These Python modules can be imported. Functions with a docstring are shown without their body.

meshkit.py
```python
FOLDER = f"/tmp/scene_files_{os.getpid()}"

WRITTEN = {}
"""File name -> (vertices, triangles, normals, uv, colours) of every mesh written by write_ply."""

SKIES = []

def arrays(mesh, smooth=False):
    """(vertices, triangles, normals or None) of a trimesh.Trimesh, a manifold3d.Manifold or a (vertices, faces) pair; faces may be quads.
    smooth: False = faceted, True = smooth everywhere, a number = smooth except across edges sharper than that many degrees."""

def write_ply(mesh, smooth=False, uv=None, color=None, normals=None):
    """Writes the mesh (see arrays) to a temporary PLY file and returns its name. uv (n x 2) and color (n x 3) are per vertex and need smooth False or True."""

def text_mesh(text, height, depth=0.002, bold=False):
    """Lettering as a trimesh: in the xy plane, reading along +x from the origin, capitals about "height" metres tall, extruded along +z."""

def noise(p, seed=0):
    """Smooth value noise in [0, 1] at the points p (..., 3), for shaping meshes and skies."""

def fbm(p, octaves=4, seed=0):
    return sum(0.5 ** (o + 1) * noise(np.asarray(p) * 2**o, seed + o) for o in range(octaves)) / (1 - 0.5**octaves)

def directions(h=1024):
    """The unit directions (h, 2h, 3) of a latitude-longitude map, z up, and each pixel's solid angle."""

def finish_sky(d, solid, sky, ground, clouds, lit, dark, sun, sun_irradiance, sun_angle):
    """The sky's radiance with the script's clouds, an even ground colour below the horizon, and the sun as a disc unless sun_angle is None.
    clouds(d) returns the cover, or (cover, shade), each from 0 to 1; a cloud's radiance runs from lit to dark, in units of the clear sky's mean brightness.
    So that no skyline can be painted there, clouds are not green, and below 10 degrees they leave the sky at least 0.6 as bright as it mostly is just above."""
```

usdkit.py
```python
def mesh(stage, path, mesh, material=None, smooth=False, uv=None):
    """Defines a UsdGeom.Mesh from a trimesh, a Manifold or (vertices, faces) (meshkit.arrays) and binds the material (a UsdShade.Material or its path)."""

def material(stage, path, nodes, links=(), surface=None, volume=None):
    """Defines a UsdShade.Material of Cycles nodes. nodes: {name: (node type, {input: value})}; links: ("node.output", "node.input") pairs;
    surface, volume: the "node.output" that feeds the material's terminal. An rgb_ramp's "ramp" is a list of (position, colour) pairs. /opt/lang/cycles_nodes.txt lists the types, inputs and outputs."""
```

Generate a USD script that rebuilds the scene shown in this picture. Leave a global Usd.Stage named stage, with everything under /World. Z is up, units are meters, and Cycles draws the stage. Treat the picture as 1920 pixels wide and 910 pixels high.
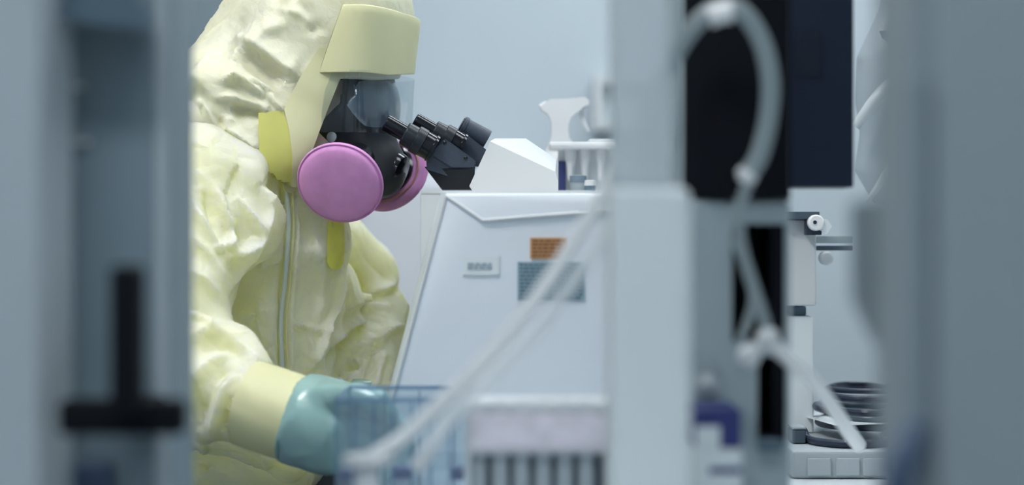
import math, numpy as np, trimesh, usdkit, meshkit
from pxr import Usd, UsdGeom, UsdLux, UsdShade, Gf, Sdf, Vt
from manifold3d import Manifold, CrossSection
from shapely.geometry import Polygon, Point
from scipy.spatial import Delaunay, cKDTree

stage = Usd.Stage.CreateInMemory()
UsdGeom.SetStageUpAxis(stage, 'Z')
UsdGeom.SetStageMetersPerUnit(stage, 1.0)
UsdGeom.Xform.Define(stage, '/World')
UsdGeom.Scope.Define(stage, '/World/Looks')

# ------------------------------------------------------------------ camera, light, exposure
F = 3520.0            # focal length in pixels of the 1920-wide frame
CZ = 1.17             # camera height
cam = UsdGeom.Camera.Define(stage, '/World/camera')
cam.AddTranslateOp().Set(Gf.Vec3d(0, 0, CZ))
cam.AddRotateXOp().Set(90)
cam.CreateHorizontalApertureAttr(36.0)
cam.CreateFocalLengthAttr(36.0 * F / 1920)
cam.CreateFStopAttr(66.0 / 30.0)
cam.CreateFocusDistanceAttr(2.14)
cam.CreateClippingRangeAttr(Gf.Vec2f(0.05, 100))
cam.CreateExposureAttr(0.0)
LAMPS = [  # x, y, width, depth, radiance, colour : ceiling light panels
    ('front', -0.72, 1.22, 0.60, 0.60, 28.0, (1.0, 0.99, 0.96)),
    ('mid', 0.55, 1.95, 1.2, 0.50, 8.5, (0.90, 0.96, 1.0)),
    ('back', 0.45, 3.30, 1.6, 0.50, 10.0, (0.88, 0.95, 1.0)),
    ('entry', -0.1, -0.55, 1.6, 0.60, 11.0, (0.86, 0.94, 1.0)),
]
CEIL = 2.75

# ------------------------------------------------------------------ helpers
def P(px, py, d):
    """The point at depth d (metres from the lens) seen at a pixel of the photograph."""
    return np.array([(px - 960.0) / F * d, d, CZ - (py - 455.0) / F * d])

def PX(v):
    v = np.asarray(v, float)
    return np.stack([960 + v[..., 0] / v[..., 1] * F, 455 - (v[..., 2] - CZ) / v[..., 1] * F], -1)

_used = {}
def numbered(parent, name):
    k = (parent, name)
    n = _used.get(k, 0)
    _used[k] = n + 1
    return name if n == 0 else f'{name}_{n:03d}'

_base = {}
def thing(name, label, cat, base=(0, 0, 0), group=None):
    path = '/World/' + numbered('/World', name)
    x = UsdGeom.Xform.Define(stage, path)
    x.AddTranslateOp().Set(Gf.Vec3d(*map(float, base)))
    p = x.GetPrim()
    p.SetCustomDataByKey('label', label)
    p.SetCustomDataByKey('category', cat)
    if group:
        p.SetCustomDataByKey('group', group)
    _base[path] = np.array(base, float)
    return path

def part(name, mesh, mat, parent, smooth=35, label=None, kind=None):
    path = parent + '/' + numbered(parent, name)
    v, f = tri(mesh)
    v = v - _base[parent]
    _base[path] = _base[parent]
    m = usdkit.mesh(stage, path, (v, f), mat, smooth=smooth)
    m.CreateDoubleSidedAttr(True)
    if label:
        m.GetPrim().SetCustomDataByKey('label', label)
    if kind:
        m.GetPrim().SetCustomDataByKey('kind', kind)
    return path

def struct(name, mesh, mat, smooth=35):
    path = '/World/' + name
    m = usdkit.mesh(stage, path, tri(mesh), mat, smooth=smooth)
    m.GetPrim().SetCustomDataByKey('kind', 'structure')
    _base[path] = np.zeros(3)
    return path

def tri(mesh):
    v, f, _ = meshkit.arrays(mesh)
    return np.asarray(v, float), np.asarray(f, int)

def join(*ms):
    vs, fs, n = [], [], 0
    for m in ms:
        v, f = tri(m)
        vs.append(v); fs.append(f + n); n += len(v)
    return np.vstack(vs), np.vstack(fs)

def box(lo, hi, bevel=0.0):
    lo, hi = np.minimum(lo, hi).astype(float), np.maximum(lo, hi).astype(float)
    b = min(bevel, 0.49 * (hi - lo).min())
    if b <= 0:
        return Manifold.cube(tuple(hi - lo)).translate(tuple(lo))
    pts = []
    for sx in (0, 1):
        for sy in (0, 1):
            for sz in (0, 1):
                c = np.where([sx, sy, sz], hi - b, lo + b)
                s = np.where([sx, sy, sz], 1.0, -1.0)
                for q in ((1, 0, 0), (0, 1, 0), (0, 0, 1), (.707, .707, 0), (.707, 0, .707), (0, .707, .707), (.577, .577, .577)):
                    pts.append(c + s * b * np.array(q))
    return Manifold.hull_points(np.array(pts))

def hull(pts):
    return Manifold.hull_points(np.array(pts, float))

def hullp(pts):
    return hull([P(*p) for p in pts])

def boxp(x0, y0, x1, y1, d0, d1, bevel=0.003):
    """A box whose front face at depth d0 spans the pixels given; it runs straight back to depth d1."""
    a, b = P(x0, y0, d0), P(x1, y1, d0)
    return box((a[0], d0, b[2]), (b[0], d1, a[2]), bevel)

def frame_of(axis):
    a = np.asarray(axis, float); a = a / np.linalg.norm(a)
    u = np.cross(a, [0, 0, 1.0] if abs(a[2]) < .9 else [1.0, 0, 0]); u /= np.linalg.norm(u)
    return a, u, np.cross(a, u)

def lathe(p0, axis, prof, n=40):
    """A solid of revolution about the axis through p0; prof is a list of (along, radius), closed with discs."""
    a, u, w = frame_of(axis)
    p0 = np.asarray(p0, float)
    prof = np.array(prof, float)
    t = np.arange(n) * 2 * np.pi / n
    ring = np.cos(t)[:, None] * u + np.sin(t)[:, None] * w
    v = [p0 + a * s + ring * r for s, r in prof]
    k = len(prof)
    V = np.vstack(v + [[p0 + a * prof[0, 0]], [p0 + a * prof[-1, 0]]])
    f = []
    for i in range(k - 1):
        for j in range(n):
            A, B = i * n + j, i * n + (j + 1) % n
            f += [(A, B, B + n), (A, B + n, A + n)]
    for j in range(n):
        f += [(k * n, (j + 1) % n, j), (k * n + 1, (k - 1) * n + j, (k - 1) * n + (j + 1) % n)]
    f = np.array(f)
    m = trimesh.Trimesh(V, f, process=False)
    if m.volume < 0:
        f = f[:, ::-1]
    return V, f

def spline(pts, n=12):
    p = np.array(pts, float)
    q = np.vstack([2 * p[0] - p[1], p, 2 * p[-1] - p[-2]])
    out = []
    for i in range(1, len(q) - 2):
        t = np.linspace(0, 1, n, endpoint=False)[:, None]
        a, b, c, d = q[i - 1], q[i], q[i + 1], q[i + 2]
        out.append(.5 * (2 * b + (c - a) * t + (2 * a - 5 * b + 4 * c - d) * t ** 2 + (3 * b - a - 3 * c + d) * t ** 3))
    return np.vstack(out + [p[-1:]])

def sweep(pts, r, n=14, smooth=12):
    p = spline(pts, smooth) if smooth else np.array(pts, float)
    r = np.broadcast_to(np.interp(np.linspace(0, 1, len(p)), np.linspace(0, 1, np.size(r)), np.atleast_1d(r)), (len(p),))
    t = np.gradient(p, axis=0); t /= np.linalg.norm(t, axis=1, keepdims=True)
    u = np.cross(t[0], [0.3, 0.8, 0.52]); u /= np.linalg.norm(u)
    V = []
    for i in range(len(p)):
        u = u - t[i] * (u @ t[i]); u /= np.linalg.norm(u)
        w = np.cross(t[i], u)
        a = np.arange(n) * 2 * np.pi / n
        V.append(p[i] + r[i] * (np.cos(a)[:, None] * u + np.sin(a)[:, None] * w))
    k = len(p)
    V = np.vstack(V + [p[:1], p[-1:]])
    f = []
    for i in range(k - 1):
        for j in range(n):
            A, B = i * n + j, i * n + (j + 1) % n
            f += [(A, B, B + n), (A, B + n, A + n)]
    for j in range(n):
        f += [(k * n, (j + 1) % n, j), (k * n + 1, (k - 1) * n + j, (k - 1) * n + (j + 1) % n)]
    return V, np.array(f)

# ---- signed distance modelling
def rc(A, ra, B, rb):
    """Round cone from A to B (pixel, pixel, depth), radii in metres."""
    return ('rc', P(*A), ra, P(*B), rb)

def rcw(A, ra, B, rb):
    return ('rc', np.array(A, float), ra, np.array(B, float), rb)

def d_rc(q, A, ra, B, rb):
    ab = B - A
    t = np.clip(((q - A) @ ab) / (ab @ ab), 0, 1)
    return np.linalg.norm(q - A - t[..., None] * ab, axis=-1) - (ra + (rb - ra) * t)

def smin(a, b, k):
    h = np.clip(.5 + .5 * (b - a) / k, 0, 1)
    return b + (a - b) * h - k * h * (1 - h)

def union(prims, k):
    def f(q):
        out = None
        for p in prims:
            kk = k
            if p[0] == 'rc':
                d = d_rc(q, *p[1:5])
                if len(p) > 5: kk = p[5]
            else:                      # ellipsoid: centre, radii, 3x3 axes
                l = (q - p[1]) @ p[3].T
                kq = np.linalg.norm(l / p[2], axis=-1)
                kg = np.linalg.norm(l / p[2] ** 2, axis=-1)
                d = kq * (kq - 1) / np.maximum(kg, 1e-9)
            out = d if out is None else smin(out, d, kk)
        return out
    return f

def nets(f, lo, hi, h):
    """Surface nets: the zero surface of f as a triangle mesh."""
    ax = [np.arange(a, b + h, h) for a, b in zip(lo, hi)]
    n = [len(a) for a in ax]
    val = np.empty(n)
    Y, Z = np.meshgrid(ax[1], ax[2], indexing='ij')
    for i, x in enumerate(ax[0]):
        val[i] = f(np.stack([np.full_like(Y, x), Y, Z], -1))
    s = val < 0
    c = np.zeros([k - 1 for k in n], int)
    for dx in (0, 1):
        for dy in (0, 1):
            for dz in (0, 1):
                c += s[dx:n[0] - 1 + dx, dy:n[1] - 1 + dy, dz:n[2] - 1 + dz]
    act = (c > 0) & (c < 8)
    idx = np.full(act.shape, -1)
    ijk = np.argwhere(act)
    idx[act] = np.arange(len(ijk))
    acc = np.zeros((len(ijk), 3)); cnt = np.zeros(len(ijk))
    corners = [(a, b, e) for a in (0, 1) for b in (0, 1) for e in (0, 1)]
    for ca in corners:
        for k in range(3):
            if ca[k] == 0:
                cb = list(ca); cb[k] = 1
                va = val[tuple((ijk + ca).T)]; vb = val[tuple((ijk + cb).T)]
                cr = (va < 0) != (vb < 0)
                t = np.where(cr, va / np.where(cr, va - vb, 1), 0)
                pt = ijk + np.array(ca) + t[:, None] * (np.array(cb) - ca)
                acc[cr] += pt[cr]; cnt[cr] += 1
    V = np.array([a[0] for a in ax]) + h * acc / cnt[:, None]
    faces = []
    for k in range(3):
        sl_a = [slice(None)] * 3; sl_b = [slice(None)] * 3
        sl_a[k] = slice(0, n[k] - 1); sl_b[k] = slice(1, n[k])
        A, B = s[tuple(sl_a)], s[tuple(sl_b)]
        e = np.argwhere(A != B)
        k1, k2 = (k + 1) % 3, (k + 2) % 3
        ok = (e[:, k1] > 0) & (e[:, k2] > 0) & (e[:, k1] < n[k1] - 1) & (e[:, k2] < n[k2] - 1)
        e = e[ok]
        ins = A[tuple(e.T)]
        o1 = np.zeros(3, int); o1[k1] = 1
        o2 = np.zeros(3, int); o2[k2] = 1
        q = np.stack([idx[tuple((e - o1 - o2).T)], idx[tuple((e - o2).T)], idx[tuple(e.T)], idx[tuple((e - o1).T)]], 1)
        q = np.where(ins[:, None], q, q[:, ::-1])
        q = q[(q >= 0).all(1)]
        faces.append(np.vstack([q[:, [0, 1, 2]], q[:, [0, 2, 3]]]))
    return V, np.vstack(faces)

def grad(f, q, e=1e-3):
    g = np.stack([f(q + e * np.eye(3)[k]) - f(q - e * np.eye(3)[k]) for k in range(3)], -1) / (2 * e)
    return g / np.maximum(np.linalg.norm(g, axis=-1, keepdims=True), 1e-9)

def trace(f, px, d0=1.6):
    """Where the sight line through pixels meets the surface f = 0."""
    px = np.atleast_2d(np.asarray(px, float))
    dirs = np.stack([(px[:, 0] - 960) / F, np.ones(len(px)), -(px[:, 1] - 455) / F], -1)
    o = np.array([0, 0, CZ])
    t = np.full(len(px), d0)
    for _ in range(70):
        t = t + np.clip(f(o + dirs * t[:, None]), -.02, .05) * .9
        t = np.minimum(t, 2.6)
    return o + dirs * t[:, None]

def normals(V, Fc):
    n = np.zeros_like(V)
    c = np.cross(V[Fc[:, 1]] - V[Fc[:, 0]], V[Fc[:, 2]] - V[Fc[:, 0]])
    for k in range(3):
        np.add.at(n, Fc[:, k], c)
    return n / np.maximum(np.linalg.norm(n, axis=1, keepdims=True), 1e-12)

def fold(V, N, f, pts, amp, w, steep=1.0, taper=(0, 0)):
    """Raises (amp > 0) or sinks a fold of the cloth along a line laid on the surface. steep < 1 makes the right-hand side of the line fall off sharply."""
    q = np.array(pts, float)
    s = np.linspace(0, 1, len(q))
    pp = spline(np.column_stack([q, np.zeros(len(q))]), 8)[:, :2] if len(q) > 2 else np.column_stack([np.linspace(q[0, k], q[1, k], 10) for k in (0, 1)])
    L = trace(f, pp)
    tan = np.gradient(L, axis=0); tan /= np.linalg.norm(tan, axis=1, keepdims=True)
    tree = cKDTree(np.vstack([L[i] + (L[i + 1] - L[i]) * t for i in range(len(L) - 1) for t in (0, .33, .66)]))
    T = np.vstack([tan[i:i + 1] for i in range(len(L) - 1) for _ in range(3)])
    S = np.repeat(np.linspace(0, 1, len(L) - 1), 3)
    d, i = tree.query(V, distance_upper_bound=3 * w)
    ok = np.isfinite(d)
    ii = i[ok]
    p = V[ok] - tree.data[ii]
    b = np.cross(N[ok], T[ii])
    side = (p * b).sum(1)
    along = np.abs((p * T[ii]).sum(1))
    dist = np.sqrt(side ** 2 + along ** 2)
    ww = np.where(side < 0, w * steep, w)
    prof = np.exp(-(dist / ww) ** 1.35 * 1.6)
    u = S[ii]
    tp = np.clip(np.minimum((u + .02) / max(taper[0], 1e-3), (1.02 - u) / max(taper[1], 1e-3)), 0, 1)
    out = np.zeros(len(V)); out[ok] = amp * prof * tp
    return out

def patch(f, poly, off, thick, step=5.0, nrm=None):
    """A thin sheet lying on the surface f = 0 inside a pixel outline, off above it, with thickness."""
    pg = Polygon(poly)
    L = pg.exterior.length
    bd = np.array([pg.exterior.interpolate(s).coords[0] for s in np.arange(0, L, step)])
    x0, y0, x1, y1 = pg.bounds
    g = np.array([(x, y) for x in np.arange(x0, x1, step) for y in np.arange(y0, y1, step) if pg.buffer(-step * .5).contains(Point(x, y))]).reshape(-1, 2)
    q = np.vstack([bd, g])
    t = Delaunay(q).simplices
    c = q[t].mean(1)
    t = np.array([k for k, m in zip(t, c) if pg.contains(Point(m))])
    V = trace(f, q)
    N = grad(f, V)
    a = q[t[:, 1]] - q[t[:, 0]]; b = q[t[:, 2]] - q[t[:, 0]]
    t = np.where((a[:, 0] * b[:, 1] - a[:, 1] * b[:, 0] > 0)[:, None], t, t[:, ::-1])[:, ::-1]
    top, bot = V + N * (off + thick), V + N * off
    n, nb = len(V), len(bd)
    sides = []
    for i in range(nb):
        j = (i + 1) % nb
        sides += [(i, j, n + j), (i, n + j, n + i)]
    return np.vstack([top, bot]), np.vstack([t, t[:, ::-1] + n, np.array(sides)])

# ------------------------------------------------------------------ materials
def M(name, col, rough=.5, metal=0., spec=.5, var=.04, scale=6., bump=0., bscale=80., coat=0., crinkle=0., sss=0., sssr=(1, .95, .15), sscale=.02, trans=0., transcol=None, clear=0., clearcol=(1, 1, 1), ior=1.45):
    """Principled look with faint procedural mottling; trans mixes in translucency, clear mixes in plain transparency."""
    c = np.array(col, float)
    nodes = {
        'geo': ('geometry', {}),
        'noise': ('noise_texture', {'scale': scale, 'detail': 4.0}),
        'ramp': ('rgb_ramp', {'ramp': [(.3, tuple(np.clip(c * (1 - var), 0, 1))), (.7, tuple(np.clip(c * (1 + var), 0, 1)))]}),
        'p': ('principled_bsdf', {'roughness': rough, 'metallic': metal, 'specular_ior_level': spec, 'coat_weight': coat, 'coat_roughness': .08, 'ior': ior}),
    }
    links = [('geo.position', 'noise.vector'), ('noise.fac', 'ramp.fac'), ('ramp.color', 'p.base_color')]
    if bump:
        nodes['bn'] = ('noise_texture', {'scale': bscale, 'detail': 5.0, 'roughness': .6})
        nodes['b'] = ('bump', {'strength': 1.0, 'distance': bump})
        links += [('geo.position', 'bn.vector'), ('bn.fac', 'b.height'), ('b.normal', 'p.normal')]
    if crinkle:
        nodes['w'] = ('noise_texture', {'scale': 14.0, 'detail': 2.0})
        nodes['wv'] = ('vector_math', {'math_type': 'multiply_add', 'vector2': (.10, .10, .10)})
        nodes['vo'] = ('voronoi_texture', {'feature': 'distance_to_edge', 'scale': 34.0})
        nodes['b2'] = ('bump', {'strength': 1.0, 'distance': crinkle})
        links += [('geo.position', 'w.vector'), ('w.color', 'wv.vector1'), ('geo.position', 'wv.vector3'), ('wv.vector', 'vo.vector'), ('vo.distance', 'b2.height'), ('b2.normal', 'b.normal')]
    if sss:
        nodes['p'][1].update({'subsurface_weight': sss, 'subsurface_scale': sscale, 'subsurface_radius': sssr})
    out = 'p.BSDF'
    if trans:
        nodes['t'] = ('translucent_bsdf', {'color': transcol or tuple(c)})
        nodes['mt'] = ('mix_closure', {'fac': trans})
        links += [(out, 'mt.closure1'), ('t.BSDF', 'mt.closure2')]
        out = 'mt.closure'
    if clear:
        nodes['c'] = ('transparent_bsdf', {'color': clearcol})
        nodes['mc'] = ('mix_closure', {'fac': clear})
        links += [(out, 'mc.closure1'), ('c.BSDF', 'mc.closure2')]
        out = 'mc.closure'
    return usdkit.material(stage, '/World/Looks/' + name, nodes, links, surface=out)

def pane(name, tint, rough=.05, k=.6):
    """Clear sheet: transparency with a gloss that grows towards grazing angles."""
    return usdkit.material(stage, '/World/Looks/' + name, {
        'lw': ('layer_weight', {'blend': .5}), 'pw': ('math', {'math_type': 'power', 'value2': 4.0}), 'ma': ('math', {'math_type': 'multiply_add', 'value2': k, 'value3': .03}),
        't': ('transparent_bsdf', {'color': tint}), 'g': ('glossy_bsdf', {'color': (1, 1, 1), 'roughness': rough}), 'm': ('mix_closure', {})},
        [('lw.facing', 'pw.value1'), ('pw.value', 'ma.value1'), ('ma.value', 'm.fac'), ('t.BSDF', 'm.closure1'), ('g.BSDF', 'm.closure2')], surface='m.closure')

def emit(name, col, strength):
    return usdkit.material(stage, '/World/Looks/' + name, {'e': ('emission', {'color': col, 'strength': strength})}, [], surface='e.emission')

m_wall = M('wall_paint', (.53, .60, .64), .7, var=.02, scale=1.5)
m_ceil = M('ceiling_paint', (.6, .66, .7), .8)
m_floor = M('floor_vinyl', (.16, .19, .22), .45, var=.15, scale=20)
m_frontwall = M('near_wall_paint', (.50, .57, .62), .8)
m_suit = M('suit_fabric', (.81, .80, .56), .50, spec=.45, var=.02, scale=25, bump=.0006, bscale=140, crinkle=.002, sss=.55, sssr=(1, .94, .15), sscale=.017)
m_hoodfab = M('hood_fabric', (.82, .80, .54), .50, spec=.45, var=.02, scale=25, bump=.0006, bscale=140, crinkle=.002, sss=.35, sssr=(1, .95, .3), sscale=.006)
m_tape = M('suit_tape', (.76, .75, .46), .5, var=.02, scale=30, trans=.15, transcol=(.85, .78, .25))
m_yellow = M('yellow_vinyl', (.70, .70, .20), .4, var=.04, scale=25, trans=.15, transcol=(.8, .7, .1))
m_lemon = M('lemon_strip', (.88, .86, .16), .4, var=.05, scale=60)
m_zip = M('zip_tape', (.62, .68, .68), .5)
m_trouser = M('dark_trouser', (.05, .06, .07), .7, bump=.001)
m_boot = M('black_rubber', (.02, .02, .022), .45)
m_skin = M('skin', (.84, .72, .69), .5, var=.05)
m_hair = M('dark_hair', (.02, .017, .015), .45, bump=.002, bscale=300)
m_eye = M('eye_white', (.7, .7, .7), .2)
m_glove = M('teal_nitrile', (.26, .43, .42), .30, spec=.8, coat=.35, var=.06, scale=30, bump=.0006, bscale=90)
m_pink = M('pink_filter_felt', (.68, .31, .62), .75, spec=.2, var=.06, scale=60, bump=.0002, bscale=700)
m_pinkedge = M('pink_filter_seam', (.60, .24, .55), .55, var=.05, scale=60)
m_blackgloss = M('black_gloss_plastic', (.007, .008, .012), .16, spec=.5)
m_black2 = M('black_grip_rubber', (.016, .020, .028), .36, spec=.45)
m_black = M('black_matt_plastic', (.010, .013, .017), .4, spec=.3)
m_blackpaint = M('black_crackle_paint', (.034, .047, .072), .38, spec=.45, bump=.0004, bscale=900)
m_rubber = M('rubber_seal', (.02, .024, .03), .5)
m_lens = M('mask_lens', (.16, .21, .26), .10, spec=.9, var=.30, scale=22, coat=.6, clear=.15, clearcol=(.6, .7, .8))
m_visor = pane('visor_film', (.93, .95, .96), .06, .5)
m_white = M('white_enamel', (.64, .66, .67), .4, var=.02)
m_case = M('grey_white_case', (.66, .71, .77), .45, var=.02, scale=3)
m_orange = M('orange_label', (.52, .27, .11), .6)
m_brown = M('brown_print', (.22, .10, .05), .6)
m_blulabel = M('blue_grey_label', (.27, .38, .44), .6)
m_slate = M('slate_print', (.10, .17, .22), .6)
m_paper = M('white_paper', (.66, .71, .74), .7)
m_greyprint = M('grey_print', (.30, .38, .43), .6)
m_bottle = M('white_polyethylene', (.78, .80, .82), .45, trans=.2)
m_grey = M('grey_plastic', (.30, .35, .38), .5)
m_column = M('pale_column_enamel', (.74, .79, .81), .5, var=.03, scale=4)
m_acryl = M('frosted_acrylic', (.66, .72, .75), .5, clear=.28, trans=.15)
m_tower = M('grey_tower_enamel', (.40, .47, .50), .5, var=.05, scale=5)
m_recess = M('recess_black', (.004, .005, .009), .6, spec=.15)
m_navy = M('navy_black_glass', (.010, .016, .036), .22, spec=.5)
m_badge = M('navy_badge', (.008, .013, .028), .3)
m_bluebox = M('blue_card', (.028, .04, .17), .6)
m_tube = M('clear_tube', (.97, .97, .97), .3, spec=.6, trans=.10, clear=.0, clearcol=(.9, .95, .97))
m_tubedim = M('dim_clear_tube', (.95, .96, .96), .3, trans=.15, clear=.55, clearcol=(.95, .97, .98))
m_greytube = M('grey_clear_tube', (.42, .48, .50), .3, trans=.3, clear=.2, clearcol=(.85, .9, .92))
m_bluerack = M('blue_clear_plastic', (.52, .60, .67), .2, spec=.6, clear=.90, clearcol=(.90, .945, .97))
m_bluerib = M('blue_clear_rib', (.18, .27, .38), .3, clear=.6, clearcol=(.70, .8, .9))
m_indigo = M('indigo_plastic', (.035, .05, .17), .4)
m_rackw = M('white_rack_plastic', (.72, .76, .78), .4)
m_tubew = M('frosted_test_tube', (.70, .76, .80), .3, trans=.3, clear=.1)
m_pinkliq = M('pale_pink_cap', (.80, .70, .78), .45, trans=.2)
m_strip = M('frosted_pink_strip', (.90, .83, .90), .4, clear=.0, var=.08, scale=60)
m_darkgap = M('dark_rack_back', (.16, .22, .28), .5)
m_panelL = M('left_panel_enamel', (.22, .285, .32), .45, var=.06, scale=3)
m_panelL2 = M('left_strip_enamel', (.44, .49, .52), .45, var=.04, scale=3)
m_panelR = M('right_panel_enamel', (.22, .265, .29), .5, var=.05, scale=2)
m_panelR2 = M('right_box_enamel', (.28, .325, .345), .5, var=.05, scale=2)
m_bar = M('slate_bar', (.09, .14, .18), .5)
m_blackmetal = M('black_clamp', (.004, .005, .008), .6, spec=.15)
m_dblue = M('dull_blue_plastic', (.055, .085, .15), .5)
m_lowcase = M('low_case_enamel', (.42, .47, .50), .5)
m_cup = M('cupboard_white', (.76, .78, .82), .5, var=.02)
m_bench = M('bench_laminate', (.62, .67, .70), .4)
m_benchbase = M('bench_cabinet', (.10, .13, .15), .6)
m_cable = M('navy_cable', (.02, .03, .055), .4)
m_cable2 = M('slate_cable', (.07, .10, .13), .4)
m_bag = M('milky_bag_film', (.50, .56, .60), .25, spec=.7, trans=.35, clear=.2, bump=.002, bscale=30)
m_bag2 = M('bag_strap_film', (.70, .75, .78), .3, trans=.3)
m_lampframe = M('lamp_frame', (.7, .72, .74), .5)

# ------------------------------------------------------------------ the room
XW, YB, YF = 2.3, 4.2, -1.3
struct('floor', box((-XW, YF, -.05), (XW, YB, 0)), m_floor)
struct('ceiling', box((-XW, YF, CEIL), (XW, YB, CEIL + .05)), m_ceil)
struct('wall_back', box((-XW, YB, 0), (XW, YB + .08, CEIL)), m_wall)
struct('wall_left', box((-XW - .08, YF, 0), (-XW, YB, CEIL)), m_wall)
struct('wall_right', box((XW, YF, 0), (XW + .08, YB, CEIL)), m_wall)
struct('wall_front', box((-XW, YF - .08, 0), (XW, YF, CEIL)), m_frontwall)

for (nm, x, y, w, dd, rad, col) in LAMPS:
    lab = {'front': 'square ceiling lamp panel above the worker', 'mid': 'long ceiling lamp panel above the bench', 'back': 'long ceiling lamp panel near the back wall', 'entry': 'long ceiling lamp panel at the near end of the room'}[nm]
    t = thing('ceiling_lamp', lab, 'lamp', (x, y, CEIL - .04))
    fr = Manifold.cube((w + .06, dd + .06, .04), True).translate((x, y, CEIL - .021)) - Manifold.cube((w, dd, .05), True).translate((x, y, CEIL - .04))
    part('frame', fr, m_lampframe, t)
    e = emit('lamp_glow_' + nm, col, rad)
    part('diffuser', Manifold.cube((w, dd, .006), True).translate((x, y, CEIL - .03)), e, t)

# pale notice frame on the back wall
t = thing('wall_frame', 'pale thin-rimmed frame on the back wall behind the spray bottle', 'picture frame', (0, 0, 0))
a0, a1 = P(1114, 140, 4.14), P(1262, 242, 4.14)
bw = .021
fr = box((a0[0], 4.14, a1[2]), (a1[0], 4.199, a0[2])) - box((a0[0] + bw, 4.1, a1[2] + bw), (a1[0] - bw, 4.175, a0[2] - bw))
part('frame_rim', fr, m_white, t)
part('panel', box((a0[0] + bw + .001, 4.165, a1[2] + bw + .001), (a1[0] - bw - .001, 4.174, a0[2] - bw - .001)), m_wall, t)
t = thing('wall_bracket', 'small pale bracket box low on the back wall right of the frame', 'bracket', (0, 0, 0))
part('plate', boxp(1236, 320, 1268, 350, 4.12, 4.199), m_white, t)
part('lip', boxp(1243, 330, 1262, 345, 4.10, 4.118), m_grey, t)

# slate cabinet behind the worker's back
t = thing('tall_cabinet', 'dark slate tall cabinet far back behind the hooded worker', 'cabinet', (0, 0, 0))
c0, c1 = P(60, 0, 3.4), P(452, 0, 3.4)
part('body', box((c0[0], 3.4, 0), (c1[0], 3.9, 2.2), .006), m_bar, t)
part('door', box((c0[0] + .01, 3.38, .1), (P(318, 0, 3.38)[0], 3.399, 2.15), .004), m_panelL2, t)
part('door', box((P(330, 0, 3.38)[0], 3.38, .1), (c1[0] - .005, 3.399, 2.15), .004), m_panelL, t)

t = thing('white_cabinet', 'white cupboard at the back wall between the worker and the instrument', 'cabinet', (P(800, 0, 3.7)[0], 3.8, 0))
a0, a1 = P(669, 325, 3.7), P(1010, 325, 3.7)
part('body', box((a0[0], 3.7, 0), (a1[0], 4.15, a0[2]), .006), m_cup, t)
xm = (a0[0] + a1[0]) / 2
part('door', box((a0[0] + .008, 3.685, .1), (xm - .003, 3.6995, a0[2] - .02), .003), m_cup, t)
part('door', box((xm + .003, 3.685, .1), (a1[0] - .008, 3.6995, a0[2] - .02), .003), m_cup, t)

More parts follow.
